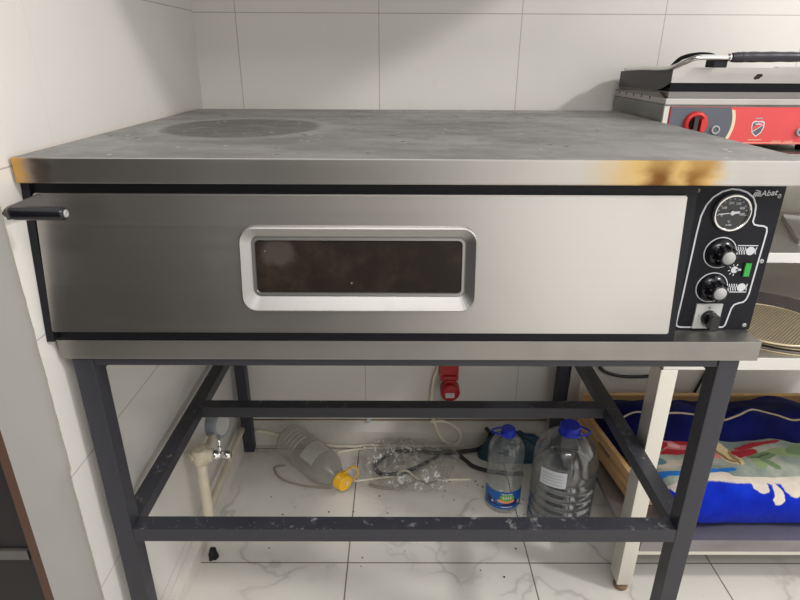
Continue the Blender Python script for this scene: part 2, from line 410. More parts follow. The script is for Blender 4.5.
# clear plastics
def clear(name, tint=(1, 1, 1), base=.06, edge=.75, rough=.08, milk=.0, milkcol=(.8, .8, .8), bumpy=0):
    t = NT(name); nrm = t.bump(t.noise(scale=70, detail=3), bumpy, .004) if bumpy else None
    lw = t.n('ShaderNodeLayerWeight'); lw.inputs[0].default_value = .35
    f = t.math('MULTIPLY_ADD', lw.outputs['Facing'], edge-base, base, clamp=True)
    tr = t.n('ShaderNodeBsdfTransparent'); tr.inputs[0].default_value = (*tint, 1)
    gl = t.n('ShaderNodeBsdfGlossy'); gl.inputs['Color'].default_value = (.9, .9, .9, 1); gl.inputs['Roughness'].default_value = rough
    if nrm is not None: t.put(gl.inputs['Normal'], nrm)
    m = t.n('ShaderNodeMixShader'); t.put(m.inputs[0], t.math('MULTIPLY', f, .55)); t.put(m.inputs[1], tr.outputs[0]); t.put(m.inputs[2], gl.outputs[0])
    sh = m.outputs[0]
    if milk:
        df = t.n('ShaderNodeBsdfDiffuse'); df.inputs[0].default_value = (*milkcol, 1)
        k = t.n('ShaderNodeMixShader'); k.inputs[0].default_value = milk; t.put(k.inputs[1], sh); t.put(k.inputs[2], df.outputs[0]); sh = k.outputs[0]
    return t.done(sh)
M['pet'] = clear('clear bottle plastic', (.93, .95, .95), .08, .9, .07, .03)
M['pet_grey'] = clear('greyish bottle plastic', (.80, .82, .84), .12, .95, .1, .05, (.6, .6, .62))
M['rib_white'] = clear('pale translucent plastic', (.9, .9, .88), .1, .6, .15, .45, (.82, .82, .80))
M['water'] = clear('water in bottle', (.50, .53, .57), .05, .8, .05, .02)
M['pet_matt'] = clear('hazy bottle plastic', (.86, .86, .84), .10, .7, .22, .26, (.62, .61, .58))
t = NT('crumpled clear film'); p = t.pos(); nr = t.bump(t.noise(scale=75, detail=4), .8, .006)
tr = t.n('ShaderNodeBsdfTransparent'); tr.inputs[0].default_value = (.95, .95, .94, 1)
gl = t.n('ShaderNodeBsdfGlossy'); gl.inputs['Roughness'].default_value = .08; t.put(gl.inputs['Normal'], nr)
df = t.n('ShaderNodeBsdfDiffuse'); df.inputs[0].default_value = (.92, .92, .90, 1)
m1 = t.n('ShaderNodeMixShader'); m1.inputs[0].default_value = .16; t.put(m1.inputs[1], tr.outputs[0]); t.put(m1.inputs[2], gl.outputs[0])
rid = t.math('ABSOLUTE', t.math('SUBTRACT', t.noise(scale=20, detail=3, dist=1.0), .5)); cr_ = t.math('MULTIPLY', t.map(rid, 0, .05, 1, 0), t.map(t.noise(scale=14, detail=2), .50, .57))   # white crease streaks, painted in as the film's bright highlights
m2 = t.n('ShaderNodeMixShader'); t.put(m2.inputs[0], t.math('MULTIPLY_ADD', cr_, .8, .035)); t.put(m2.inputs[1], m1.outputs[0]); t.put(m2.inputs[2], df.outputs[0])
M['film'] = t.done(m2.outputs[0])
M['cap_blue'] = plain('blue cap plastic', srgb(16, 44, 196), .35)
M['cap_yellow'] = plain('yellow cap plastic', srgb(244, 186, 30), .35)
M['white_plastic'] = plain('off white plastic', srgb(217, 213, 205), .5, 0, .08, 40)
M['paper'] = plain('pale sticker', srgb(196, 200, 206), .6)
M['cable_white'] = plain('white cable sheath', srgb(236, 228, 208), .5)
M['cable_black'] = plain('black cable sheath', srgb(46, 44, 44), .45)
M['cable_grey'] = plain('grey beige hose', srgb(150, 142, 128), .5)
M['pipe'] = plain('grubby white pipe', srgb(206, 196, 176), .5, 0, .15, 25)
M['lime'] = plain('limescale crust', srgb(206, 196, 174), .9, 0, .25, 90)
M['teal'] = plain('dark teal plastic', srgb(30, 66, 84), .45, 0, .3, 14)
M['label_blue'] = plain('blue label', srgb(20, 92, 170), .35, 0, .15, 40)
M['label_dark'] = plain('deep blue label band', srgb(30, 34, 92), .35)
M['label_green'] = plain('leaf green print', srgb(110, 168, 64), .4)
M['label_orange'] = plain('peach print', srgb(222, 150, 100), .4)
M['gauge'] = plain('grey meter casing', srgb(142, 150, 158), .4)
M['rust'] = plain('grimy brown fitting', srgb(126, 104, 80), .8, 0, .3, 60)
M['crumb'] = plain('dark crumbs', srgb(74, 56, 42), .9, 0, .3, 90)
M['dark_cab'] = plain('near black cabinet', srgb(34, 30, 32), .5)
M['mesh_tan'] = plain('tan wire', srgb(180, 166, 140), .45, .5, .15, 60)
M['mesh_dark'] = plain('dark baked wire', srgb(112, 104, 102), .5, .6, .2, 60)
M['rim'] = plain('screen rim', srgb(206, 190, 156), .4, .6, .1, 60)

# ------------------------------------------------------------------ camera
cam = bpy.data.cameras.new('camera'); cam.sensor_width = 36; cam.lens = 576.4509/800*36; cam.clip_start = .02
co = bpy.data.objects.new('camera', cam); COL.objects.link(co)
yaw, pit, rol = .0040, -.3997, .0050
fwd = Vector((math.sin(yaw)*math.cos(pit), math.cos(yaw)*math.cos(pit), math.sin(pit)))
right = Vector((math.cos(yaw), -math.sin(yaw), 0)); upv = right.cross(fwd)
r2 = right*math.cos(rol)+upv*math.sin(rol); u2 = upv*math.cos(rol)-right*math.sin(rol)
mt = Matrix((r2, u2, -fwd)).transposed().to_4x4(); mt.translation = (.4845, -.732, 1.1249)
co.matrix_world = mt; SC.camera = co

# ------------------------------------------------------------------ setting
b = MB(); b.box(-1.6, 3.6, -3.1, .86, -.05, 0); struct(b.build('floor', M['floor']), 'white marble floor tiles with grey veins')
b = MB(); b.box(-1.6, 3.6, .785, .86, 0, 2.7); struct(b.build('wall_back', M['tile_back']), 'white tiled back wall')
# left wall: plaster core with a tile skin whose front edge is chipped
b = MB(); b.box(-.094, -.0075, -.031, .785, 0, 2.7); wl = struct(b.build('wall_left', M['plaster']), 'short side wall, grey plaster end')
b = MB(); N = 420; zs = [2.7*k/N for k in range(N+1)]; ex = []
for z in zs: ex.append(-.034 - .004*(z < .55) + .0012*(mnoise.noise((0, 3, z*30))) + .0016*max(0, mnoise.noise((5, 0, z*90)))**1.5*2)
for k in range(N):
    z0, z1 = zs[k], zs[k+1]; A = [(-.0074, min(ex[k]+.002, -.0305), z0), (-.004, ex[k], z0), (-.004, ex[k+1], z1), (-.0074, min(ex[k+1]+.002, -.0305), z1)]
    va = [b.bm.verts.new(q) for q in A]; f = b.bm.faces.new(va); f.material_index = 1
    vb = [b.bm.verts.new(q) for q in ((-.004, ex[k], z0), (-.004, .785, z0), (-.004, .785, z1), (-.004, ex[k+1], z1))]; b.bm.faces.new(vb)
o = b.build('tiling', [M['tile_left'], M['chip']], wl)
b = MB(); b.box(-.109, -.0945, -.031, .70, 0, 2.7); struct(b.build('trim_1', M['brown']), 'brown edge strip beside the plaster wall end')
# skirtings
b = MB(); b.prism([(.785, 0), (.758, 0), (.758, .050), (.7845, .072)], lambda a, z, d: (d, a, z), .016, 2.9); struct(b.build('baseboard_back', M['white_plastic']), 'off white skirting with sloped top')
b = MB(); b.prism([(-.0035, 0), (.0124, 0), (.0124, .045), (-.0035, .056)], lambda a, z, d: (a, d, z), -.02, .784); struct(b.build('baseboard_left', M['white_plastic']), 'off white skirting along side wall')
b = MB(); b.tube([(.3, .7840, .078), (.55, .7840, .0775), (.8, .7840, .078), (.95, .7840, .078)], .0025, 6, 0, 4); b.tube([(.02, .7840, .077), (.3, .7840, .078)], .0025, 6, 0, 2)
struct(b.build('trim_2', M['rust']), 'brown sealant line above skirting')
# room behind the viewer, for what the steel reflects
b = MB(); b.box(-1.6, 3.6, -3.2, -3.1, 0, 2.7); struct(b.build('wall_front', M['plaster']), 'plain wall behind the viewer')

b = MB(); b.box(-1.6, -1.5, -3.1, -.2, 0, 2.7); struct(b.build('added_dark_wall', M['dark_cab']), 'dark wall added unseen at the left, for darker steel reflections')  # added dark wall: holds off light from the left
b = MB(); b.box(-1.45, -.55, -2.9, -1.0, 0, 1.95); struct(b.build('added_dark_wall.001', M['dark_cab']), 'dark box added unseen at the left, for darker steel reflections')  # solid dark box, added so the door's left side reflects dark
b = MB(); b.box(-.5, .62, -2.6, -1.55, 0, .62); struct(b.build('added_low_box', M['dark_cab']), 'low dark box added unseen behind the viewer, for darker steel reflections')  # low dark box, added to darken the lower steel reflections
# ------------------------------------------------------------------ dark cabinet seen past the wall end
cab = thing('cabinet', 'near-black cabinet with a grey strip, left of the brown edge strip', 'cabinet', (-.5, .3, 0))
b = MB(); b.box(-.92, -.135, 0.0, .60, 0, .339); b.box(-.92, -.135, .0, .60, .3605, 1.25); b.box(-.91, -.14, .02, .6, .33, .37); b.build('body', M['dark_cab'], cab)
b = MB(); b.box(-.92, -.135, -.006, .02, .3395, .360, 0, .002); b.build('trim_strip', M['steel_dark'], cab)

# ------------------------------------------------------------------ oven stand
st = thing('oven_stand', 'charcoal painted square-tube steel stand under the oven', 'stand', (.484, .36, 0))
LX, RX, W = .013, .982, .0302; Y0, Y1 = .004, .722
def post(x0, y0): MB().box(x0, x0+W, y0, y0+W, 0, .7205, 0, .002).build('leg', M['black_paint'], st)
for x0 in (LX, RX-W):
    for y0 in (Y0, Y1): post(x0, y0)
ZR0, ZR1 = .3712, .398
yb_ = .50
MB().box(LX+W, RX-W, Y0+.0005, Y0+W, ZR0, ZR1, 0, .0015).build('front_rail', M['black_paint'], st)
MB().box(LX+.0005, LX+W, Y0+W, Y1, ZR0, ZR1, 0, .0015).build('side_rail', M['black_paint'], st)
MB().box(RX-W, RX-.0005, Y0+W, Y1, ZR0, ZR1, 0, .0015).build('side_rail', M['black_paint'], st)
BACKRAIL = MB().box(LX+W, RX-W, .366, .366+W, ZR0, ZR1, 0, .0015).build('cross_rail', M['black_paint'], st)
b = MB(); b.box(LX+W, RX-W, Y0+.002, Y0+W, .7085, .7205, 0, .001); b.box(LX+W, RX-W, Y1, Y1+W, .69, .7205)
b.box(LX, LX+W, Y0+W, Y1, .69, .7205); b.box(RX-W, RX, Y0+W, Y1, .69, .7205); b.build('top_frame', M['black_paint'], st)

# ------------------------------------------------------------------ pizza oven
ov = thing('pizza_oven', 'wide stainless steel deck pizza oven on the charcoal stand', 'oven', (.5, .36, .7215))
b = MB(); b.box(0, 1.009, 0, .729, .9745, 1.0067, 0, .0022, 3)
for f in b.bm.faces:
    f.normal_update()
    f.material_index = 1 if f.normal.z > .9 else 0
b.build('lid', [M['lid_front'], M['lid_top']], ov, True)
b = MB(); b.box(0.002, 1.006, .0425, .700, .7530, .9740); b.build('housing', M['black'], ov)
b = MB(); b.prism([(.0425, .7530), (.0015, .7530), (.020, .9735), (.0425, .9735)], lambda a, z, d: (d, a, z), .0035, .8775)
b.hexa([(-.0034, -.0150, .757), (.0068, -.0150, .757), (.0068, .0420, .757), (-.0034, .0420, .757), (-.0034, .0130, .973), (.0074, .0130, .973), (.0074, .0420, .973), (-.0034, .0420, .973)]); b.build('door_surround_and_shade', M['black'], ov)  # left flange added: black in place of the shade between door and wall
b = MB(); b.box(0, 1.004, 0, .715, .7220, .7524, 0, .0012); b.build('base_tray', M['tray'], ov)
# door: leaning slab. plane: y = yd(z)
ZB, ZT = .7725, .9590
yd = lambda z: -.017+(z-ZB)/(ZT-ZB)*.029
D = lambda a, z, d: (a, yd(z)-d, z)
dr = MB()
dr.hexa([(.008, yd(ZB), ZB), (.859, yd(ZB), ZB), (.859, yd(ZB)+.016, ZB), (.008, yd(ZB)+.016, ZB), (.009, yd(ZT), ZT), (.8625, yd(ZT), ZT), (.8625, yd(ZT)+.014, ZT), (.009, yd(ZT)+.014, ZT)], 0, .0015)
door = dr.build('door', M['door'], ov)
# window frame: sloped raised moulding
ox0, ox1, oz0, oz1 = .2745, .5895, .8065, .9195
ix0, ix1, iz0, iz1 = .2945, .5700, .8300, .9010
loops = [(rrect(ox0, ox1, oz0, oz1, .020), .0002), (rrect(ox0+.0006, ox1-.0006, oz0+.0006, oz1-.0006, .0195), .0085), (rrect(ox0+.0022, ox1-.0022, oz0+.0022, oz1-.0022, .0185), .0095), (rrect(ix0-.004, ix1+.004, iz0-.004, iz1+.004, .009), .0022), (rrect(ix0-.0032, ix1+.0032, iz0-.0032, iz1+.0032, .0085), .0042), (rrect(ix0, ix1, iz0, iz1, .006), .0042), (rrect(ix0+.001, ix1-.001, iz0+.001, iz1-.001, .0055), .0015)]
b = MB(); rings = [[b.bm.verts.new(D(a, z, d)) for a, z in L] for L, d in loops]
for k in range(len(rings)-1):
    n = len(rings[k])
    for i in range(n): b.bm.faces.new((rings[k][i], rings[k][(i+1) % n], rings[k+1][(i+1) % n], rings[k+1][i]))
b.build('window_frame', M['frame'], door)
b = MB(); b.prism(rrect(ix0+.001, ix1-.001, iz0+.001, iz1-.001, .0055), D, .0004, .0025); b.build('window_pane', M['glass_dark'], door)
# handle
hb = MB(); hz = .949
hb.lathe([(.0062, 0), (.0080, .0015), (.0083, .004), (.0083, .060), (.0078, .0632), (.006, .0642)], (.0205, -.052, hz), (1, 0, 0), 24)
hd = hb.build('handle', M['black_gloss'], door)
b = MB(); b.prism([(yd(.957)+.001, .9585), (yd(.957)+.001, .938), (-.046, .9425), (-.058, .9425), (-.060, .9555), (-.052, .9575)], lambda a, z, d: (d, a, z), .0165, .0202); b.build('bracket', M['steel_dark'], door)
MB().lathe([(.0045, 0), (.0045, .004), (.0028, .0042), (.0028, .0062)], (.0162, -.052, hz), (-1, 0, 0), 8).build('handle_bolt', M['steel_dark'], door)
MB().lathe([(.0048, 0), (.0045, .0012), (.0022, .0014), (.0022, .0004), (.0001, .0004)], (.0847, -.052, hz), (1, 0, 0), 16, 0, True, False).build('handle_bolt', M['grey_cap'], door)
# control panel
PY = .0410
b = MB(); b.prism([(.8795, .9738), (1.0075, .9738), (1.0075, .7527), (.8795, .7527)], XZ(PY), -.0012, 0.); pan = b.build('control_panel', M['panel'], ov)
P = XZ(PY)
OUT = [(.957, .7565), (.967, .7565), (.970, .760), (.9722, .778), (.9732, .787), (.9760, .793), (.982, .7955), (.988, .7970), (.9915, .801), (.9935, .810), (.9945, .850), (.9955, .880), (.9960, .903), (.9945, .909), (.990, .9112), (.982, .912), (.976, .9135), (.9730, .918), (.9735, .926), (.9720, .940), (.9660, .951), (.956, .958), (.945, .9615), (.934, .9625), (.922, .959), (.911, .951), (.904, .940), (.900, .925), (.899, .900), (.8985, .850), (.8980, .800), (.8970, .763), (.899, .758), (.904, .7563), (.9215, .7563)]
b = MB(); b.ribbon(OUT, .0022, P, .0002, .0007); b.build('outline', M['white_ink'], pan)
b = MB()
for sx, sz in ((.8885, .9605), (1.000, .9530), (.9995, .8600), (.9985, .7600)):
    b = MB(); b.lathe([(.0032, 0), (.0032, .0008), (.0022, .0016), (.0009, .0016), (.0009, .0008)], (sx, PY, sz), (0, -1, 0), 16); b.build('screw', M['grey_cap'] if sz < .9 else M['steel_dark'], pan)
b = MB(); b.text('Abat', P, .0115, .0003, 0, .25); 
bmesh.ops.translate(b.bm, verts=b.bm.verts, vec=(.9855, 0, .9570))
fc = Matrix.Translation((.9855, 0, .957)) @ Matrix.Rotation(-.10, 4, 'Y') @ Matrix.Translation((-.9855, 0, -.957)); bmesh.ops.transform(b.bm, matrix=fc, verts=b.bm.verts)
for k in range(3):
    cx = .9645+k*.0032
    b.ribbon([(cx, .9515+k*.0006), (cx+.0012, .9550+k*.0006), (cx+.003, .9585+k*.0006)], .0016, P, .0002, .0006)
b.ribbon(circ(.9690, .9555, .0052, 20, -.6, 2.2), .0010, P, .0002, .0006); b.build('logo', M['white_ink'], pan)
# thermometer
tx, tz = .9398, .9305
b = MB(); b.lathe([(.0262, 0), (.0262, .004), (.0250, .0068), (.0232, .0068), (.0222, .0045), (.0222, .0030)], (tx, PY, tz), (0, -1, 0), 40, 0, True, False)
th = b.build('thermometer', M['chrome'], pan)
# (sub-part level: dial, needle and figures share the gauge's mesh)
b = MB(); b.lathe([(.0001, .0032), (.0223, .0032)], (tx, PY, tz), (0, -1, 0), 40, 0, False, False)
ang = math.radians(186)
b.ribbon([(tx, tz), (tx+.0185*math.cos(ang), tz+.0185*math.sin(ang))], .0013, P, .0040, .0046, 1)
b.ribbon([(tx, tz), (tx-.010*math.cos(ang), tz-.010*math.sin(ang))], .0030, P, .0040, .0046, 1)
b.prism(circ(tx, tz, .0030, 16), P, .0046, .0058, 1)
for k in range(11):
    a = math.radians(190-20*k); r0, r1 = .0182, .0205
    b.ribbon([(tx+r0*math.cos(a), tz+r0*math.sin(a)), (tx+r1*math.cos(a), tz+r1*math.sin(a))], .0006, P, .0034, .0037, 1)
for txt, a in (('100', 150), ('200', 105), ('300', 65), ('400', 28), ('500', -8), ('0', 195)):
    a = math.radians(a); q = MB(); b.text(txt, lambda u, v, d, a=a: P(tx+.0140*math.cos(a)+u, tz+.0140*math.sin(a)+v, d), .0048, .0036, 1)
b.text('\u00b0C', lambda u, v, d: P(tx-.002+u, tz-.0125+v, d), .0042, .0036, 1); b.text('0-500', lambda u, v, d: P(tx-.001+u, tz-.0170+v, d), .0034, .0036, 1)
b.build('thermometer_dial', [M['dial'], M['white_ink']], pan)
# knobs
def knob(kx, kz):
    b = MB(); b.lathe([(.0228, 0), (.0228, .0012), (.0215, .0012), (.0215, .0002)], (kx, PY, kz), (0, -1, 0), 40, 1, True, False)
    n = 24; prof = []
    b.lathe([(.0205, .0005), (.0200, .005), (.0145, .0085), (.0120, .0100), (.0112, .0240), (.0100, .0255)], (kx, PY, kz), (0, -1, 0), 32, 0, True, True)
    for k in range(9):
        a = 2*PI*k/9; b.ribbon([(kx+.0110*math.cos(a), kz+.0110*math.sin(a)), (kx+.0145*math.cos(a), kz+.0145*math.sin(a))], .0022, P, .006, .0225, 0)
    b.lathe([(.0088, .0255), (.0086, .0262), (.0001, .0264)], (kx, PY, kz), (0, -1, 0), 28, 2, True, False)
    b.build('knob', [M['black_gloss'], M['white_ink'], M['grey_cap']], pan)
knob(.9375, .8725); knob(.9370, .8200)
# switch
b = MB(); b.prism([(.9205, .7945), (.9585, .7945), (.9585, .7555), (.9205, .7555)], P, .0002, .0030, 0); b.text('0', lambda u, v, d: P(.940+u, .789+v, d), .006, .0032, 1); b.text('1', lambda u, v, d: P(.9265+u, .7765+v, d), .005, .0032, 1); b.build('switch_plate', [M['plate_grey'], M['slate']], pan)
b = MB(); b.lathe([(.0115, .003), (.0110, .0085), (.0095, .0090)], (.9415, PY, .7735), (0, -1, 0), 24); b.prism(rrect(.9355, .9480, .7600, .7835, .003), P, .0085, .0225, 0, .0015); b.build('switch_knob', M['black_gloss'], pan)
# rocker
b = MB(); b.prism([(.9755, .8590), (.9865, .8590), (.9865, .8365), (.9755, .8365)], P, .0002, .0015, 1); b.prism([(.9770, .8575), (.9850, .8575), (.9850, .8380), (.9770, .8380)], P, .0015, .0035, 0); b.build('indicator_switch', [M['green'], M['black']], pan)
# pictograms
b = MB()
for zt, up_ in ((.8755, 1), (.8205, -1)):
    zl_ = zt+.0075*up_; b.ribbon([(.9605, zl_), (.9890, zl_)], .0014, P, .0002, .0006)
    for k in range(4):
        x0 = .9615+k*.0034; b.ribbon([(x0, zt+.0050), (x0+.0014, zt+.002), (x0-.0006, zt-.001), (x0+.001, zt-.0055)], .0014, P, .0002, .0006)
    b.ribbon([(.9880, zt+.0050), (.9868, zt), (.9880, zt-.005)], .0014, P, .0002, .0006)
    b.prism(circ(.9800, zt-.0003, .0062, 20), P, .0002, .0006)
b.prism(circ(.9640, .8470, .0050, 16), P, .0002, .0006); b.ribbon([(.966, .847), (.9735, .8472)], .0030, P, .0002, .0006)
for a in (70, 110, 150, 190, 230, 270):
    a = math.radians(a); b.ribbon([(.964+.0064*math.cos(a), .847+.0064*math.sin(a)), (.964+.0090*math.cos(a), .847+.0090*math.sin(a))], .0013, P, .0002, .0006)
b.build('pictogram', M['white_ink'], pan)

# ------------------------------------------------------------------ steel work table with over-shelves, right
wt = thing('work_table', 'stainless steel work table with shelves, right of the oven', 'table', (1.40, .48, 0))
TX0, TX1, TY0, TY1 = .984, 1.86, .220, .765
b = MB(); b.box(TX0+.0025, TX1, TY0, TY1, .581, .607, 0, .002); b.build('tabletop', M['steel_pale'], wt)
for x0 in (TX0, TX1-.034):
    for y0 in (TY0+.001, .715):
        b = MB(); b.box(x0, x0+.0325, y0, y0+.0445, .022, .5805, 0, .0015); lg = b.build('leg', M['steel_leg'], wt)
        MB().lathe([(.0135, 0), (.0160, .004), (.0160, .011), (.008, .014), (.008, .0225)], (x0+.016, y0+.016, 0), (0, 0, 1), 16).build('leg_foot', M['rust'], lg)
b = MB(); b.box(TX0+.0345, TX1-.035, TY0, TY1-.02, .143, .156, 0, .001); b.box(TX0+.002, TX0+.0345, TY0+.047, .7145, .143, .156); b.box(TX0+.0345, TX1-.035, TY0+.002, TY0+.006, .122, .143); b.build('lower_shelf', steel('scuffed shelf steel', (.36, .34, .35), .55, 'x', .08, .4), wt)
MB().box(TX0+.034, TX1-.035, TY0+.0065, TY0+.030, .108, .1425).build('shelf_rail', M['steel_leg'], wt)
b = MB(); b.box(1.022, 1.86, .432, .775, .930, .950, 0, .002); b.build('top_shelf', M['tray'], wt)
b = MB(); b.box(1.022, 1.86, .432, .775, .722, .745, 0, .002); b.build('middle_shelf', M['steel_pale'], wt)
MB().box(1.022, 1.86, .7765, .7835, .608, 1.0).build('back_panel', M['back_sheet'], wt)
for x0 in (1.024, 1.83):
    for y0 in (.440, .740):
        b = MB(); b.box(x0, x0+.025, y0, y0+.025, .6072, .7218); b.box(x0, x0+.025, y0, y0+.025, .7452, .9298); b.build('shelf_post', M['steel_pale'], wt)
# shallow tray lying askew on the middle shelf
A_, B2 = Vector((1.471, .717)), Vector((1.373, .498))
tu = (B2-A_).normalized(); tv = Vector((-tu.y, tu.x))
TRY = lambda u, v, d: (A_.x+tu.x*u+tv.x*v, A_.y+tu.y*u+tv.y*v, .7453+d)
b = MB(); b.prism(rrect(0, .240, 0, .155, .008), TRY, 0, .0014); b.ribbon(rrect(.001, .239, .001, .154, .008), .0025, TRY, .0014, .0110, 0, True)
tag(b.build('baking_tray', M['steel_pale']), 'shallow steel tray lying askew on the middle shelf of the steel table', 'tray')

# ------------------------------------------------------------------ pizza screens
def screen(cx, cy, z, r, wire, rim, label, tilt=0., rot=.5):
    o = thing('pizza_screen', label, 'pizza screen', (cx, cy, z), 'round wire pizza screens stacked on the steel table')
    b = MB(); step = .0052; n = int(r/step)
    R = Matrix.Rotation(rot, 3, 'Z')
    for k in range(-n, n+1):
        q = k*step; h = math.sqrt(max(r*r-q*q, 0))-.001
        if h < .004: continue
        for s in (0, 1):
            a, c = (Vector((-h, q, .0012*s)), Vector((h, q, .0012*s))) if s == 0 else (Vector((q, -h, .0012)), Vector((q, h, .0012)))
            d = Vector((0, .00075, 0)) if s == 0 else Vector((.00075, 0, 0)); e = Vector((0, 0, .0006))
            qs = [R @ (a-d-e), R @ (c-d-e), R @ (c+d-e), R @ (a+d-e), R @ (a-d+e), R @ (c-d+e), R @ (c+d+e), R @ (a+d+e)]
            b.hexa([Vector((cx, cy, z+.0015))+v_ for v_ in qs])
    b.build('wire_mesh', wire, o)
    b = MB(); b.tube([(cx+r*math.cos(t_*PI/20), cy+r*math.sin(t_*PI/20), z+.0020) for t_ in range(40)], .0020, 6, 0, 1, True); b.build('rim', rim, o)
    if tilt: o.rotation_euler = (0, tilt, 0)
    return o
SCR = [(1.272, .373, .6072, .148, 'mesh_dark', 'rim', 'large dark wire pizza screen at the bottom of the stack on the steel table'),
       (1.266, .371, .6120, .146, 'mesh_dark', 'mesh_dark', 'large dark wire pizza screen second from the bottom of the stack'),
       (1.276, .374, .6168, .147, 'mesh_dark', 'rim', 'large dark wire pizza screen in the middle of the stack'),
       (1.270, .372, .6216, .146, 'mesh_dark', 'mesh_dark', 'large dark wire pizza screen just under the small tan screen'),
       (1.240, .330, .6264, .102, 'mesh_tan', 'rim', 'smaller tan wire pizza screen on top of the stack')]
for k, s_ in enumerate(SCR): screen(s_[0], s_[1], s_[2], s_[3], M[s_[4]], M[s_[5]], s_[6], 0, .3+.5*k)

# ------------------------------------------------------------------ contact grill on the top shelf
KG = 1.0168
gx = lambda x: .4845+(x-.4845)*KG
gz = lambda z: 1.1249+(z-1.1249)*KG
GF, GB = .475, .765
gr = thing('contact_grill', 'red-fronted steel contact grill on the top shelf of the steel table', 'grill', (1.19, .62, .9502))
GX0, GX1 = gx(1.006), gx(1.350)
b = MB(); b.box(GX0, GX1, GF+.004, GB, .963, gz(1.040), 0, .002)
for k in range(5):                               # vents in the flank
    b.box(GX0-.0006, GX0+.004, .55+k*.045, .556+k*.045, gz(1.047), gz(1.052), 1)
b.build('body', [M['grill_side'], M['black']], gr)
for x0 in (GX0+.02, GX1-.05):
    for y0 in (GF+.02, GB-.04): MB().cyl((x0+.015, y0+.01, .9502), (x0+.015, y0+.01, .9632), .012, 16).build('foot', M['black'], gr)
b = MB(); b.box(GX0-.0005, GX1, GF-.002, GB, gz(1.0405), gz(1.0520), 0, .0015); b.build('lower_plate', M['steel_mid'], gr)
b = MB(); b.prism([(GF+.005, gz(1.050)), (GF+.035, gz(1.062)), (GB, gz(1.055)), (GB, gz(1.050))], lambda a, z, d: (d, a, z), GX0-.0002, GX0+.003); b.box(GX0+.006, GX1, GF+.006, GB-.01, gz(1.0522), gz(1.0640)); b.build('griddle', M['steel_dark'], gr)
b = MB(); b.box(GX0+.012, GX1-.005, GF+.018, GB-.02, gz(1.0645), gz(1.0800)); b.build('heating_plate', M['black'], gr)
b = MB(); b.prism([(GF, gz(1.0805)), (GF, gz(1.1080)), (GB-.01, gz(1.0950)), (GB-.01, gz(1.062)), (GF+.06, gz(1.0640)), (GF+.03, gz(1.0700))], lambda a, z, d: (d, a, z), GX0+.003, GX0+.0045, 1)
b.prism([(GF, gz(1.0805)), (GF, gz(1.1080)), (GB-.01, gz(1.0950)), (GB-.01, gz(1.0805))], lambda a, z, d: (d, a, z), GX0+.0046, GX1, 0)
up = b.build('upper_plate', [M['steel_mid'], M['grill_dark']], gr)
b = MB(); b.box(GX0+.03, GX0+.16, GB-.05, GB-.012, gz(1.0960), gz(1.104), 0, .002); b.box(GX0+.015, GX0+.026, GB-.055, GB-.015, gz(1.096), gz(1.101)); b.build('hinge', M['black'], gr)
b = MB(); b.tube([(GX0+.002, GB-.045, gz(1.100)), (GX0+.001, .62, gz(1.1035)), (GX0+.0005, .52, gz(1.1050)), (GX0+.003, .482, gz(1.107)), (GX0+.012, .455, gz(1.116)), (GX0+.026, .440, gz(1.1245)), (GX0+.045, .437, gz(1.1262)), (GX0+.09, .437, gz(1.1262)), (GX0+.30, .437, gz(1.1262)), (GX0+.318, .443, gz(1.123)), (GX0+.332, .47, gz(1.110)), (GX0+.338, .52, gz(1.107)), (GX0+.338, .70, gz(1.103))], .0048, 12)
hn = b.build('handle', M['chrome'], gr)
b = MB(); b.tube([(GX0+.092, .437, gz(1.1262)), (GX0+.10, .437, gz(1.1262)), (GX0+.12, .437, gz(1.1268)), (GX0+.2, .437, gz(1.1275)), (GX0+.285, .437, gz(1.1262))], lambda u: .0078+.0016*math.sin(u*PI)+.0004*math.sin(u*60), 14); b.tube([(GX0+.086, .437, gz(1.1262)), (GX0+.0925, .437, gz(1.1262))], .0068, 14, 1, 1); b.build('grip', [M['grip'], M['chrome']], hn)
b = MB(); b.box(GX0+.062, GX0+.088, .438, .470, gz(1.1085), gz(1.1215), 0, .002); b.tube([(GX0+.035, .56, gz(1.105)), (GX0+.045, .54, gz(1.124)), (GX0+.065, .52, gz(1.131)), (GX0+.085, .50, gz(1.130)), (GX0+.089, .48, gz(1.122))], .0042, 8); b.build('spring_bracket', M['black'], gr)
GP = XZ(GF+.0035)
pz0, pz1 = .9635, gz(1.0365)
b = MB(); b.prism([(GX0+.014, pz0), (GX1-.006, pz0), (GX1-.006, pz1), (GX0+.014, pz1)], GP, 0, .004); b.prism([(GX0, .9635), (GX0+.0095, .9635), (GX0+.0095, pz1+.001), (GX0, pz1+.001)], GP, 0, .005, 1); fp = b.build('control_panel', [M['red'], M['edge_white']], gr)
cxg, czg, rg_ = gx(1.078), gz(1.006), gx(1.1505)-gx(1.078)
def arcpts(r, n=20):
    pts = []
    for k in range(n+1):
        a = -1.2+2.4*k/n; x_, z_ = cxg+r*math.cos(a), czg+r*.98*math.sin(a)
        if pz0+.0005 <= z_ <= pz1-.0005: pts.append((x_, z_))
    return pts
A1 = arcpts(rg_); A2 = arcpts(rg_-.0065)
b = MB(); b.prism([(GX0+.0150, pz1-.0005), (GX0+.0150, pz0+.0005)]+A1, GP, .0040, .0043, 1); b.prism([(GX0+.0150, pz1-.0005), (GX0+.0150, pz0+.0005)]+A2, GP, .0043, .0046, 0); b.build('dark_field', [M['slate'], M['cream']], fp)
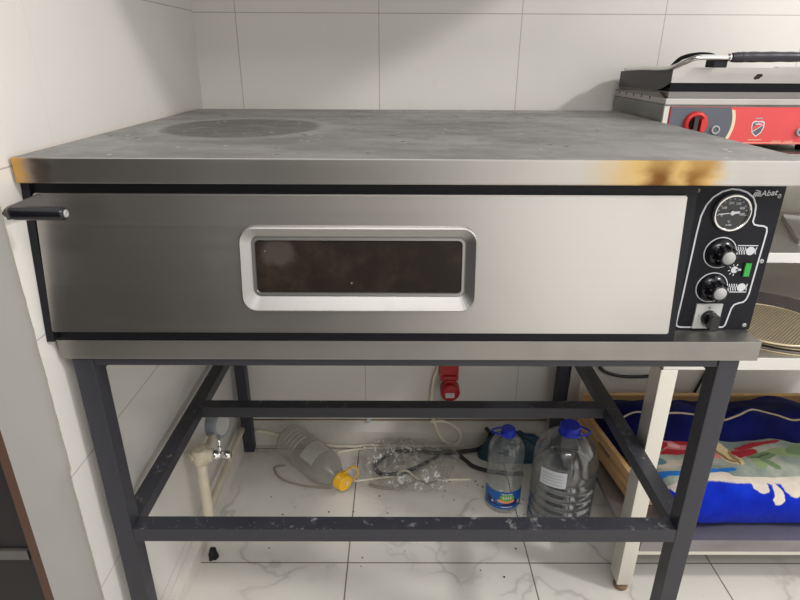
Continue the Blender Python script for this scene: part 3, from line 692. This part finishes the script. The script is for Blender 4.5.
def gknob(kx, kz, s=1.):
    b = MB(); b.lathe([(.0225*s, .0044), (.0225*s, .008), (.0195*s, .012), (.015*s, .0125), (.0145*s, .0085)], (kx, GF+.0035, kz), (0, -1, 0), 32, 0, True, False); b.lathe([(.0001, .0088), (.0148*s, .0088)], (kx, GF+.0035, kz), (0, -1, 0), 28, 1, False, False)
    b.prism(rrect(kx-.0085*s, kx-.001*s, kz-.0125*s, kz+.0125*s, .003), GP, .0088, .020, 1, .001)
    b.prism(rrect(kx+.003*s, kx+.0115*s, kz-.012*s, kz+.0105*s, .003), GP, .0088, .024, 0, .001); b.build('thermostat_knob', [M['red_dark'], M['black_gloss']], fp)
gknob(gx(1.0715), gz(1.0045), 1.08); gknob(gx(1.322), gz(1.004), .9)
for bx, bz in ((gx(1.113), gz(.9935)), (gx(1.2835), gz(.9905))):
  b = MB(); b.lathe([(.0085, .0046), (.0085, .0090), (.0070, .0098), (.0055, .0090), (.0055, .007)], (bx, GF+.0035, bz), (0, -1, 0), 24, 0, True, False); b.lathe([(.0001, .0075), (.0056, .0075)], (bx, GF+.0035, bz), (0, -1, 0), 20, 1, False, False); b.build('pilot_lamp', [M['grey_cap'], M['slate']], fp)
# crest
sx_, sz_ = gx(1.1975), gz(.9965)
SH = [(-.0120, .0125), (-.006, .0150), (0, .0135), (.006, .0150), (.0120, .0125), (.0130, .003), (.0095, -.0085), (.0045, -.0130), (0, -.0165), (-.0045, -.0130), (-.0095, -.0085), (-.0130, .003)]
b = MB(); b.prism([(sx_+u, sz_+v_) for u, v_ in SH], GP, .0040, .0043, 1); b.prism([(sx_+u*.84, sz_+v_*.84) for u, v_ in SH], GP, .0043, .0046, 0)
b.prism([(sx_+u*.80, sz_+v_*.80) for u, v_ in ((-.0130, .003), (.0035, .0145), (.006, .0150), (.0120, .0125), (.0125, .008), (-.0095, -.0085))], GP, .0046, .0048, 2)
b.ribbon([(sx_-.0095, sz_-.0070), (sx_+.0100, sz_+.0070)], .0012, GP, .0048, .0050, 1); b.ribbon([(sx_-.0075, sz_+.0195), (sx_+.0065, sz_+.0195)], .0022, GP, .0040, .0043, 3); b.ribbon([(sx_-.006, sz_+.0085), (sx_+.006, sz_+.0085)], .0022, GP, .0048, .0050, 1)
b.build('crest', [M['slate'], M['white_ink'], M['red'], M['grey_ink']], fp)
b = MB(); b.ribbon([(sx_-.014, sz_-.0225), (sx_+.013, sz_-.0225)], .0011, GP, .0040, .0043)
lx_ = gx(1.2315); lz_ = gz(.9705)
for k, u in enumerate((0, .005, .010, .015, .026, .031, .036, .040)):   # worn, unreadable lettering
    b.ribbon([(lx_+u, lz_-.003), (lx_+u+.0014, lz_+.0008*(k % 3)), (lx_+u+.003, lz_+.003)], .0010, GP, .0040, .0043)
    if k % 2: b.ribbon([(lx_+u, lz_), (lx_+u+.0035, lz_+.0006)], .0009, GP, .0040, .0043)
b.ribbon([(GX0+.055, pz0+.0025), (GX1-.01, pz0+.0025)], .0010, GP, .0040, .0042)
b.build('lettering', M['cream'], fp)
# greasy scorch spots
b = MB()
for u, v_, r_ in ((1.1760, 1.0925, .0050), (1.1715, 1.0900, .0035), (1.181, 1.0945, .0032)):
    b.lathe([(r_, .0002), (r_*.7, .0007), (.0001, .0009)], (gx(u), GF, gz(v_)), (0, -1, 0), 12, 0, True, False)
b.build('burn_mark', M['crumb'], gr)

# ------------------------------------------------------------------ wooden crate + blanket on the lower shelf
SZ = .1565
cr = thing('wooden_crate', 'low pale pine crate on the bottom shelf, holding the blanket', 'crate', (1.35, .5, SZ))
A = Vector((1.0275, .325)); B_ = Vector((.990, .630)); dv = (B_-A).normalized(); nv = Vector((dv.y, -dv.x))*.012
def pl(a, z, o): q = A+dv*a+nv*o; return (q.x, q.y, z)
L_ = (B_-A).length
b = MB(); b.prism([(0, SZ+.009), (L_, SZ+.009), (L_, .233), (.012, .233), (0, .224)], lambda a, z, d: pl(a, z, d), 0., 1.)
b.build('side_board', M['wood'], cr)
b = MB(); b.prism(rrect(.115, .175, .203, .2105, .0035), lambda a, z, d: pl(a, z, d), -.035, -.001); b.build('handle_slot', M['rust'], cr)
b = MB(); b.box(1.022, 1.72, .690, .704, SZ+.009, .229, 0, .001); b.build('back_board', M['wood'], cr)
MB().box(1.0345, 1.70, .3265, .3345, SZ+.001, .192, 0, .001).build('front_board', M['wood'], cr)
b = MB(); b.box(1.70, 1.714, .36, .689, SZ+.009, .229, 0, .001); b.build('side_board', M['wood'], cr)
b = MB(); b.prism([(1.046, .335), (1.712, .335), (1.712, .704), (1.022, .704), (1.022, .640)], lambda a, y, d: (a, y, d), SZ, SZ+.0085); b.build('bottom_board', M['wood'], cr)

bl = thing('plush_blanket', 'folded plush blanket, blue with a flower print, lying in the pine crate', 'blanket', (1.38, .45, SZ))
def catm(P_, t_):
    n = len(P_)-1; k = min(int(t_*n), n-1); f = t_*n-k
    q = [Vector(P_[max(k-1, 0)]), Vector(P_[k]), Vector(P_[k+1]), Vector(P_[min(k+2, n)])]
    return .5*((2*q[1])+(q[2]-q[0])*f+(2*q[0]-5*q[1]+4*q[2]-q[3])*f*f+(3*q[1]-q[0]-3*q[2]+q[3])*f**3)
def fold(name, prof, x0, x1, mat, wav, seed, endr=.05, nx=90, ny=44):
    cyc = sum(p_[0] for p_ in prof)/len(prof); czc = sum(p_[1] for p_ in prof)/len(prof)
    def fn(u, v_):
        x_ = x0+(x1-x0)*u; q = catm(prof, v_)
        e = min(1., (x_-x0)/endr); s_ = math.sqrt(max(0., 1-(1-e)**2)) if e < 1 else 1.
        s_ = .12+.88*s_
        y_ = cyc+(q.x-cyc)*s_; z_ = czc+(q.y-czc)*s_
        nz = mnoise.noise((x_*7+seed, v_*3, seed))*wav+mnoise.noise((x_*18, v_*7+seed, 2))*wav*.45
        if q.y > SZ+.018: z_ += nz; y_ += nz*.5
        return (x_, y_, max(z_, SZ+.0005))
    b = MB(); b.grid(fn, nx, ny); b.build(name, mat, bl); return fn
fold('lower_roll', [(.345, .168), (.300, .158), (.270, .160), (.255, .178), (.249, .205), (.256, .232), (.272, .250), (.300, .255), (.330, .248), (.345, .225), (.345, .168)], 1.082, 1.70, M['royal'], .008, 1.3, .06)
fold('printed_fold', [(.300, .175), (.290, .235), (.305, .254), (.340, .259), (.385, .254), (.430, .252), (.465, .246), (.48, .20), (.46, .17), (.300, .175)], 1.068, 1.70, M['floral'], .016, 4.1, .04)
def crest_x(u): return u
uf = fold('upper_fold', [(.500, .170), (.462, .185), (.448, .215), (.452, .260), (.470, .296), (.505, .306), (.545, .290), (.600, .262), (.655, .235), (.680, .19), (.62, .168), (.500, .170)], 1.016, 1.695, M['navy'], .022, 7.7, .10)
b = MB(); b.tube([uf(.02+.96*k/40, .405+.02*math.sin(k*.6)) for k in range(41)], .0026, 8, 0, 4); b.build('hem', M['hem'], bl)

# ------------------------------------------------------------------ bottles
def ribbed(r, z0, z1, n, amp):
    out = []
    for k in range(n*6+1):
        z = z0+(z1-z0)*k/(n*6); out.append((r-amp*(.5+.5*math.cos(2*PI*k/6)), z))
    return out
def cap_mesh(o, x, y, z, r, h, mat, ringdir, rr, tilt=0):
    b = MB(); b.lathe([(r*1.12, -.004), (r*1.12, 0), (r, .001), (r, h-.002), (r-.002, h)], (x, y, z), (0, 0, 1), 28)
    for k in range(28):
        a = 2*PI*k/28; b.tube([(x+r*math.cos(a), y+r*math.sin(a), z+.003), (x+r*math.cos(a), y+r*math.sin(a), z+h-.004)], .0008, 4, 0, 1)
    c = b.build('cap', mat, o)
    d = Vector((math.cos(ringdir), math.sin(ringdir), 0)); w = Vector((-d.y, d.x, 0)); base = Vector((x, y, z+.004))
    b = MB(); pts = [base+w*r*.9, base+w*r*.8+d*rr*.6, base+w*r*.25+d*rr, base-w*r*.25+d*rr, base-w*r*.8+d*rr*.6, base-w*r*.9]; b.tube(pts, .0022, 8); b.build('carry_ring', mat, c)
b1 = thing('water_bottle', 'smaller clear water bottle with blue label and blue cap', 'bottle', (.771, .507, 0))
x, y = .771, .507
prof = [(.034, .001), (.044, .002), (.0475, .009), (.0475, .090), (.0455, .096)]+ribbed(.0465, .098, .145, 4, .003)+[(.047, .150), (.0475, .160), (.0475, .178), (.045, .192), (.038, .207), (.027, .218), (.0165, .224), (.015, .228), (.015, .240)]
b = MB(); b.lathe(prof, (x, y, 0), (0, 0, 1), 40, 0, True, True); b.build('bottle_body', M['pet'], b1)
b = MB(); ra = .0479
def wrapc(a, z, d): return (x+(ra+d)*math.sin(a/ra), y-(ra+d)*math.cos(a/ra), z)
def patch(x0, x1, z0f, z1f, d, mi, n=40):
    V = []
    for k in range(n+1):
        a = x0+(x1-x0)*k/n; V.append((b.bm.verts.new(wrapc(a, z0f(a), d)), b.bm.verts.new(wrapc(a, z1f(a), d))))
    for k in range(n):
        f = b.bm.faces.new((V[k][0], V[k+1][0], V[k+1][1], V[k][1])); f.material_index = mi; f.smooth = True
H = 1.45*ra
patch(-H, H, lambda a: .020, lambda a: .076, 0, 0, 80)
patch(-.055, .055, lambda a: .030, lambda a: .043+.010*math.sin(a*90), .0003, 1)
el = lambda cx_, cz_, rx_, rz_, s_: (lambda a: cz_+s_*rz_*math.sqrt(max(0, 1-((a-cx_)/rx_)**2)))
patch(-.024, .024, el(0, .046, .024, .006, -1), el(0, .046, .024, .008, 1), .0006, 3)
patch(-.017, .022, el(.0025, .058, .0195, .011, -1), el(.0025, .058, .0195, .011, 1), .0009, 2)
for k in range(4):
    a0 = -.009+k*.0065; patch(a0, a0+.0022, lambda a: .053, lambda a: .063, .0012, 4, 2); patch(a0, a0+.005, lambda a: .0565, lambda a: .0585, .0012, 4, 3)
patch(-.013, .016, lambda a: .068, lambda a: .0705, .0009, 4, 10); patch(-.012, .018, lambda a: .0265, lambda a: .029, .0009, 4, 10)
patch(-.040, -.033, el(-.0365, .040, .0035, .0035, -1), el(-.0365, .040, .0035, .0035, 1), .0009, 4, 10); patch(.033, .043, lambda a: .033, lambda a: .043, .0009, 4, 4)
b.build('label', [M['label_blue'], M['label_dark'], M['label_green'], M['label_orange'], M['white_ink']], b1, False)
cap_mesh(b1, x, y, .229, .0175, .017, M['cap_blue'], math.radians(172), .040)
b = MB(); b.lathe([(.016, .228), (.019, .2285), (.019, .2295)], (x, y, 0), (0, 0, 1), 24, 0, True, True); b.build('neck_collar', M['cap_blue'], b1)

b2 = thing('water_bottle', 'big ribbed water jug half filled, with a pale sticker and blue cap, beside the crate', 'bottle', (.904, .437, 0))
x, y = .904, .437; R2 = .079
prof = [(.068, .001), (.074, .003), (R2, .014), (R2, .020)]+ribbed(R2, .022, .174, 6, .0055)+[(.0775, .180), (R2, .186), (R2, .212), (.075, .232), (.064, .253), (.045, .271), (.028, .281), (.0205, .285), (.0195, .300)]
b = MB(); b.lathe(prof, (x, y, 0), (0, 0, 1), 48, 0, True, True); b.build('bottle_body', M['pet_grey'], b2)
b = MB(); b.lathe([(.048, .004), (.068, .006), (R2-.003, .016)]+[(r_-.0025, z_) for r_, z_ in ribbed(R2, .022, .174, 6, .0055)]+[(.074, .1785), (.001, .1790)], (x, y, 0), (0, 0, 1), 40, 0, True, False); b.build('water', M['water'], b2)
b = MB(); ra = R2+.0004
def patch2(x0, x1, z0, z1, slope, d, mi):
    V = []
    for k in range(21):
        a = x0+(x1-x0)*k/20; th2 = a/ra; V.append([b.bm.verts.new((x+(ra+d)*math.sin(th2), y-(ra+d)*math.cos(th2), z_+slope*(a-x0))) for z_ in (z0, z1)])
    for k in range(20):
        f = b.bm.faces.new((V[k][0], V[k+1][0], V[k+1][1], V[k][1])); f.material_index = mi; f.smooth = True
patch2(-.085, -.018, .166, .212, .12, 0, 0)
for k in range(4): patch2(-.078, -.026, .174+k*.009, .1758+k*.009, .12, .0004, 1)
b.build('sticker', [M['paper'], M['grey_ink']], b2, False)
cap_mesh(b2, x, y, .286, .024, .020, M['cap_blue'], math.radians(-12), .046)

# lying bottle: axis from base to neck
b3 = thing('empty_bottle', 'hazy empty bottle lying on its side, yellow cap with a ring', 'bottle', (.21, .62, .0))
P0 = Vector((.152, .722, .0525)); P1 = Vector((.345, .522, .050)); ax = (P1-P0).normalized(); Lb = (P1-P0).length
pr = [(.026, 0), (.043, .002), (.0505, .012), (0.0515, .03)]+ribbed(0.0515, .035, .085, 3, .004)+[(.0508, .10), (.0512, .15), (.050, .175), (.044, .200), (.032, .222), (.022, .236), (.0185, .242), (.0175, Lb-.022)]
pr = [p_ for p_ in pr if p_[1] <= Lb-.015]
b = MB(); b.lathe(pr, P0, ax, 40, 0, True, True); b.build('bottle_body', M['pet_matt'], b3)
b = MB(); b.lathe([(.026, Lb-.026), (.026, Lb-.0225), (.0235, Lb-.022), (.0235, Lb-.003), (.020, Lb)], P0, ax, 28)
cp = b.build('cap', M['cap_yellow'], b3)
ez = Vector((0, 0, 1)); eu = (ez-ax*ez.dot(ax)).normalized(); ew = ax.cross(eu)
pt3 = lambda h, a, r_: P0+ax*h+eu*r_*math.cos(a)+ew*r_*math.sin(a)
b = MB()
for h in (.042, .058, .074, .090): b.tube([pt3(h, a_, .0516) for a_ in (-.1, .15, .4, .65, .9)], .0011, 6, 0, 3)
b.build('rib_highlight', M['rib_white'], b3)  # pale arcs painted as the highlights along the bottle's ribs
b = MB(); b.grid(lambda u, v_: pt3(.125+.055*u, -.5+1.5*v_, .0522-.0010*u), 4, 14); b.build('label', M['rib_white'], b3)
c0 = P0+ax*(Lb-.016); side = Vector((.62, .55, .15)); side = (side-ax*side.dot(ax)*.3).normalized(); w3 = ax.cross(side).normalized()
b = MB(); b.tube([c0+w3*.021, c0+w3*.024+side*.030, c0+w3*.016+side*.050, c0-w3*.016+side*.050, c0-w3*.024+side*.030, c0-w3*.021], .0026, 8); b.build('carry_ring', M['cap_yellow'], cp)
b = MB(); b.tube([P0+ax*(Lb-.0005)+w3*.006, P0+ax*(Lb+.0005)+w3*.001+side*.006, P0+ax*(Lb+.0005)-w3*.006], .0022, 6); b.build('cap_mark', M['white_plastic'], cp)

# ------------------------------------------------------------------ crumpled film
def filmf(u, v_):
    a = u*2*PI; rr = .02+v_*.98
    x_ = .520+.145*rr*math.cos(a)*(1+.12*math.sin(3*a)); y_ = .640+.128*rr*math.sin(a)*(1+.10*math.cos(2*a+1))
    n_ = abs(mnoise.noise((x_*16, y_*16, 1.2)))*.055+abs(mnoise.noise((x_*42, y_*42, 5)))*.030+abs(mnoise.noise((x_*95, y_*95, 8)))*.010
    return (x_, y_, .0185+n_*(1-.5*v_))
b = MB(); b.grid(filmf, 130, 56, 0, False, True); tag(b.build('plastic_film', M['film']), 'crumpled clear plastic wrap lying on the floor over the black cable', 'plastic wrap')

# ------------------------------------------------------------------ cables and hoses
def cable(name, pts, r, mat, label, cat='cable', sub=10):
    b = MB(); b.tube(pts, r, 10, 0, sub); return tag(b.build(name, mat), label, cat)
Z = lambda L, z: [(p_[0], p_[1], z) for p_ in L]
cable('power_cable', [(.7565, .752, .0720), (.769, .740, .060), (.768, .742, .04), (.755, .738, .018), (.730, .730, .0075), (.70, .722, .0068)]+Z([(.651, .714), (.605, .712), (.544, .720), (.482, .716), (.437, .685), (.420, .651), (.429, .622), (.459, .612), (.507, .625), (.557, .655)], .0068)+[(.598, .682, .010), (.622, .700, .0185), (.660, .696, .019), (.69, .672, .010), (.71, .650, .0068), (.745, .632, .0068), (.79, .620, .0068), (.825, .618, .0068), (.850, .618, .0068)], .0062, M['cable_black'], 'thick black cable in a loop on the floor under the clear wrap')
cable('power_cable', [(.612, .779, .30), (.603, .7745, .26), (.593, .7745, .225), (.588, .772, .17), (.590, .762, .12), (.600, .751, .079), (.622, .7505, .030), (.649, .7505, .0090), (.675, .7505, .020), (.679, .7505, .052), (.656, .7505, .081), (.625, .7495, .096), (.600, .744, .0985), (.585, .744, .098)], .0046, M['cable_white'], 'white cable hanging in a loop beside the red socket')
cable('thin_cable', [(.050, .752, .058), (.10, .7512, .048), (.14, .7510, .03), (.19, .7522, .010)]+Z([(.246, .752), (.296, .747), (.345, .744), (.392, .750), (.45, .751), (.58, .748), (.69, .752)], .0048), .0042, M['cable_white'], 'thin white cable lying along the foot of the back wall')
cable('thin_cable', Z([(.300, .715), (.325, .725), (.36, .732), (.40, .737), (.46, .738)], .0038), .0034, M['cable_white'], 'short thin white cable stub to the right of the lying bottle')
cable('thin_cable', Z([(.362, .588), (.39, .593), (.43, .600), (.473, .611)], .0038)+[(.50, .6175, .0160), (.52, .612, .016), (.545, .595, .0038), (.58, .592, .0038), (.62, .594, .0038), (.70, .596, .0038)], .0034, M['cable_white'], 'thin white cable running right from the yellow cap under the wrap')
cable('hose', Z([(.150, .655), (.128, .652), (.122, .640), (.136, .612), (.164, .588), (.197, .574), (.225, .566), (.262, .560), (.30, .5575)], .0042), .0028, M['cable_grey'], 'grey hose curling around the base of the lying bottle', 'hose')
cable('hose', Z([(.405, .572), (.430, .562), (.469, .557), (.506, .564), (.550, .594), (.586, .640)], .0046)[0:4]+[(.545, .585, .0046), (.57, .580, .0046), (.60, .586, .0046)], .0040, M['cable_grey'], 'grey hose arcing along the front edge of the clear wrap', 'hose')
cable('power_cable', [(1.075, .779, .300), (1.10, .776, .262), (1.15, .775, .243), (1.21, .775, .240), (1.27, .775, .247), (1.33, .776, .275), (1.355, .779, .31)], .0050, M['cable_black'], 'black cable sagging along the wall above the crate')
cable('power_cable', [(1.452, .7775, .40), (1.432, .7775, .33), (1.414, .7775, .267), (1.398, .7775, .21), (1.387, .7775, .170), (1.384, .7775, .15)], .0042, M['cable_black'], 'black cable hanging straight down the wall right of the sagging one')

# red industrial socket
so = thing('wall_socket', 'red industrial power socket with a plug on the back wall', 'socket', (.637, .770, .19))
b = MB(); b.box(.610, .664, .742, .7848, .242, .315, 0, .006); b.box(.618, .656, .735, .745, .250, .262, 0, .002); b.build('socket_box', M['socket_red'], so)
b = MB(); b.lathe([(.022, 0), (.029, .003), (.029, .030), (.027, .036), (.014, .037)], (.640, .760, .214), (0, -1, -.12), 28); b.box(.624, .655, .735, .775, .225, .248, 0, .003); pg = b.build('plug', M['socket_red'], so)
b = MB(); b.prism(rrect(.626, .652, .198, .213, .002), lambda a, z, d: (a, .7225-d-(z-.205)*-.12, z), 0, .0008); b.ribbon([(.630, .209), (.648, .209)], .0015, lambda a, z, d: (a, .7217-d-(z-.205)*-.12, z), 0, .0005, 1); b.ribbon([(.630, .203), (.645, .203)], .0015, lambda a, z, d: (a, .7217-d-(z-.205)*-.12, z), 0, .0005, 1); b.build('plug_sticker', [M['paper'], M['grey_ink']], pg)
b = MB(); b.tube([(.640, .757, .186), (.640, .757, .170), (.638, .757, .150), (.622, .755, .142), (.600, .757, .147)], .0090, 10); b.build('cable_gland', M['cable_black'], so)

# teal bag on the floor behind the bottles
def bag(u, v_):
    a = u*2*PI; ph = v_*PI/2; n_ = 1+.16*mnoise.noise((math.cos(a)*1.7, math.sin(a)*1.7, v_*2+4))+.06*mnoise.noise((math.cos(a)*5, math.sin(a)*5, v_*6))
    return (.832+.104*math.cos(a)*math.cos(ph)**.6*n_, .700+.034*math.sin(a)*math.cos(ph)**.6*n_, .001+.088*math.sin(ph)*n_)
b = MB(); b.grid(bag, 48, 22, 0, True, True); tag(b.build('plastic_bag', M['teal']), 'dark teal plastic bundle on the floor behind the bottles', 'bag')

# ------------------------------------------------------------------ plumbing on the left wall
pp = thing('water_pipe', 'grubby white water pipe with a crusted metal tap on the side wall', 'pipe', (.032, .345, 0))
b = MB(); b.tube([(.034, .338, .058), (.034, .340, .16), (.034, .343, .275)], .0125, 16, 0, 3); b.build('riser', M['pipe'], pp)
b = MB(); b.lathe([(.013, 0), (.018, .004), (.0175, .02), (.019, .032), (.0145, .040)], (.034, .343, .262), (0, 0, 1), 18); b.tube([(.016, .343, .285), (.034, .343, .285), (.062, .346, .283)], .0150, 14, 0, 3); b.build('tee', M['lime'], pp)
b = MB(); b.lathe([(.0095, 0), (.0115, .003), (.0115, .014), (.0085, .016), (.0085, .026), (.0110, .028), (.0110, .042), (.0075, .044)], (.060, .346, .283), (1, .05, -.02), 8); b.cyl((.080, .346, .290), (.080, .346, .307), .0045, 10); b.tube([(.080, .346, .308), (.079, .352, .318), (.076, .362, .326)], .004, 8, 0, 3); tp = b.build('tap', M['chrome'], pp)
b = MB(); b.tube([(.022, .36, .100), (.022, .50, .100), (.022, .60, .1005), (.022, .700, .100)], .0085, 12, 0, 3); b.build('wall_run', M['pipe'], pp)
b = MB(); b.tube([(.030, .365, .290), (.024, .40, .262), (.020, .44, .242), (.017, .475, .240)], .009, 12, 0, 6); b.build('branch', M['pipe'], pp)
mtx = thing('water_meter', 'round grey water meter on the side wall behind the tap', 'meter', (.04, .6, .2))
b = MB(); b.lathe([(.020, 0), (.034, .004), (.036, .010), (.036, .036), (.032, .040), (.028, .038), (.001, .038)], (-.002, .525, .245), (1, -.35, .1), 28, 0, True, True); b.build('meter_casing', M['gauge'], mtx)
b = MB(); b.lathe([(.0275, .0384), (.001, .0386)], (-.002, .525, .245), (1, -.35, .1), 28, 0, False, False); b.build('meter_dial', M['plate_grey'], mtx)
# thin wires on the side wall
b = MB(); b.tube([(-.0024, .300, .365), (-.0010, .318, .330), (.004, .326, .305), (.020, .334, .297)], .0014, 8, 0, 6); b.build('wire', M['cable_grey'], pp)
# little white clip on the skirting
b = MB(); b.box(.388, .402, .7755, .7845, .073, .0805, 0, .001); tag(b.build('cable_clip', M['paper']), 'tiny white cable clip on top of the back skirting', 'clip')
# black scrap at the left skirting
def scrap(u, v_):
    a = u*2*PI; ph = v_*PI/2; n_ = 1+.3*mnoise.noise((math.cos(a)*1.5, math.sin(a)*1.5, v_*3+9))
    return (.0375+.011*math.cos(a)*math.cos(ph)*n_, .318+.014*math.sin(a)*math.cos(ph)*n_, .0005+.030*math.sin(ph)*n_)
b = MB(); b.grid(scrap, 20, 10, 0, True, True); tag(b.build('plastic_scrap', M['black']), 'small black plastic scrap on the floor by the left skirting', 'scrap')
# crumbs
b = MB(); rnd = random.Random(5)
for k in range(52):
    if k < 12: x_, y_ = rnd.gauss(.665, .04), rnd.gauss(.585, .03)
    elif k < 24: x_, y_ = rnd.gauss(.80, .03), rnd.gauss(.455, .02)
    else: x_, y_ = rnd.uniform(.1, .84), rnd.uniform(.25, .53)
    r_ = rnd.uniform(.0010, .0030)
    b.lathe([(r_*.6, .0001), (r_, r_*.5), (r_*.5, r_*.9)], (x_, y_, 0), (0, 0, 1), 6, 0, False, True)
tag(b.build('crumbs', M['crumb']), 'dark crumbs scattered on the floor under the oven', 'crumbs', None, 'stuff')

# ------------------------------------------------------------------ overhead hood (its edge throws the slanting shade on the walls) and lamp
hood = thing('extractor_hood', 'steel extractor hood above the oven', 'hood', (.58, .46, 1.5))
b = MB(); b.hexa([(0, .142, 1.50), (1.17, .142, 1.50), (1.17, .784, 1.50), (0, .784, 1.50), (.3, .35, 1.95), (.9, .35, 1.95), (.9, .784, 1.95), (.3, .784, 1.95)]); b.build('canopy', M['steel'], hood)
b = MB(); b.box(-.001, 1.171, .138, .146, 1.49, 1.53); b.build('lip', M['steel_pale'], hood)

def area(name, loc, target, sx, sy, power, col=(1, 1, 1)):
    l = bpy.data.lights.new(name, 'AREA'); l.shape = 'RECTANGLE'; l.size = sx; l.size_y = sy; l.energy = power; l.color = col
    o = bpy.data.objects.new(name, l); COL.objects.link(o); o.location = loc
    o.rotation_euler = (Vector(target)-Vector(loc)).to_track_quat('-Z', 'Y').to_euler(); return o
area('overhead_light', (2.6, -.58, 2.3), (.6, .3, .8), .22, .14, 28, (1, .98, .95))
area('added_front_light', (2.35, -3.05, 1.2), (2.35, 0, 1.2), 2.5, 2.2, 25, (1, .985, .96))  # no window modelled: unseen light added to brighten the steel's right half
area('overhead_light', (.55, -1.6, 2.6), (.5, -1.0, 0), 1.0, .5, 26, (1, .985, .955))  # fill light added from the front to brighten the space under the oven
w = bpy.data.worlds.new('kitchen ambience'); w.use_nodes = True; SC.world = w
w.node_tree.nodes['Background'].inputs[0].default_value = (1, .98, .955, 1); w.node_tree.nodes['Background'].inputs[1].default_value = 1.05

SC.view_settings.view_transform = 'Standard'; SC.view_settings.look = 'None'; SC.view_settings.exposure = 0; SC.view_settings.gamma = 1
SC.view_settings.use_curve_mapping = False
try: SC.cycles.transparent_max_bounces = 24; SC.cycles.max_bounces = 10
except Exception: pass
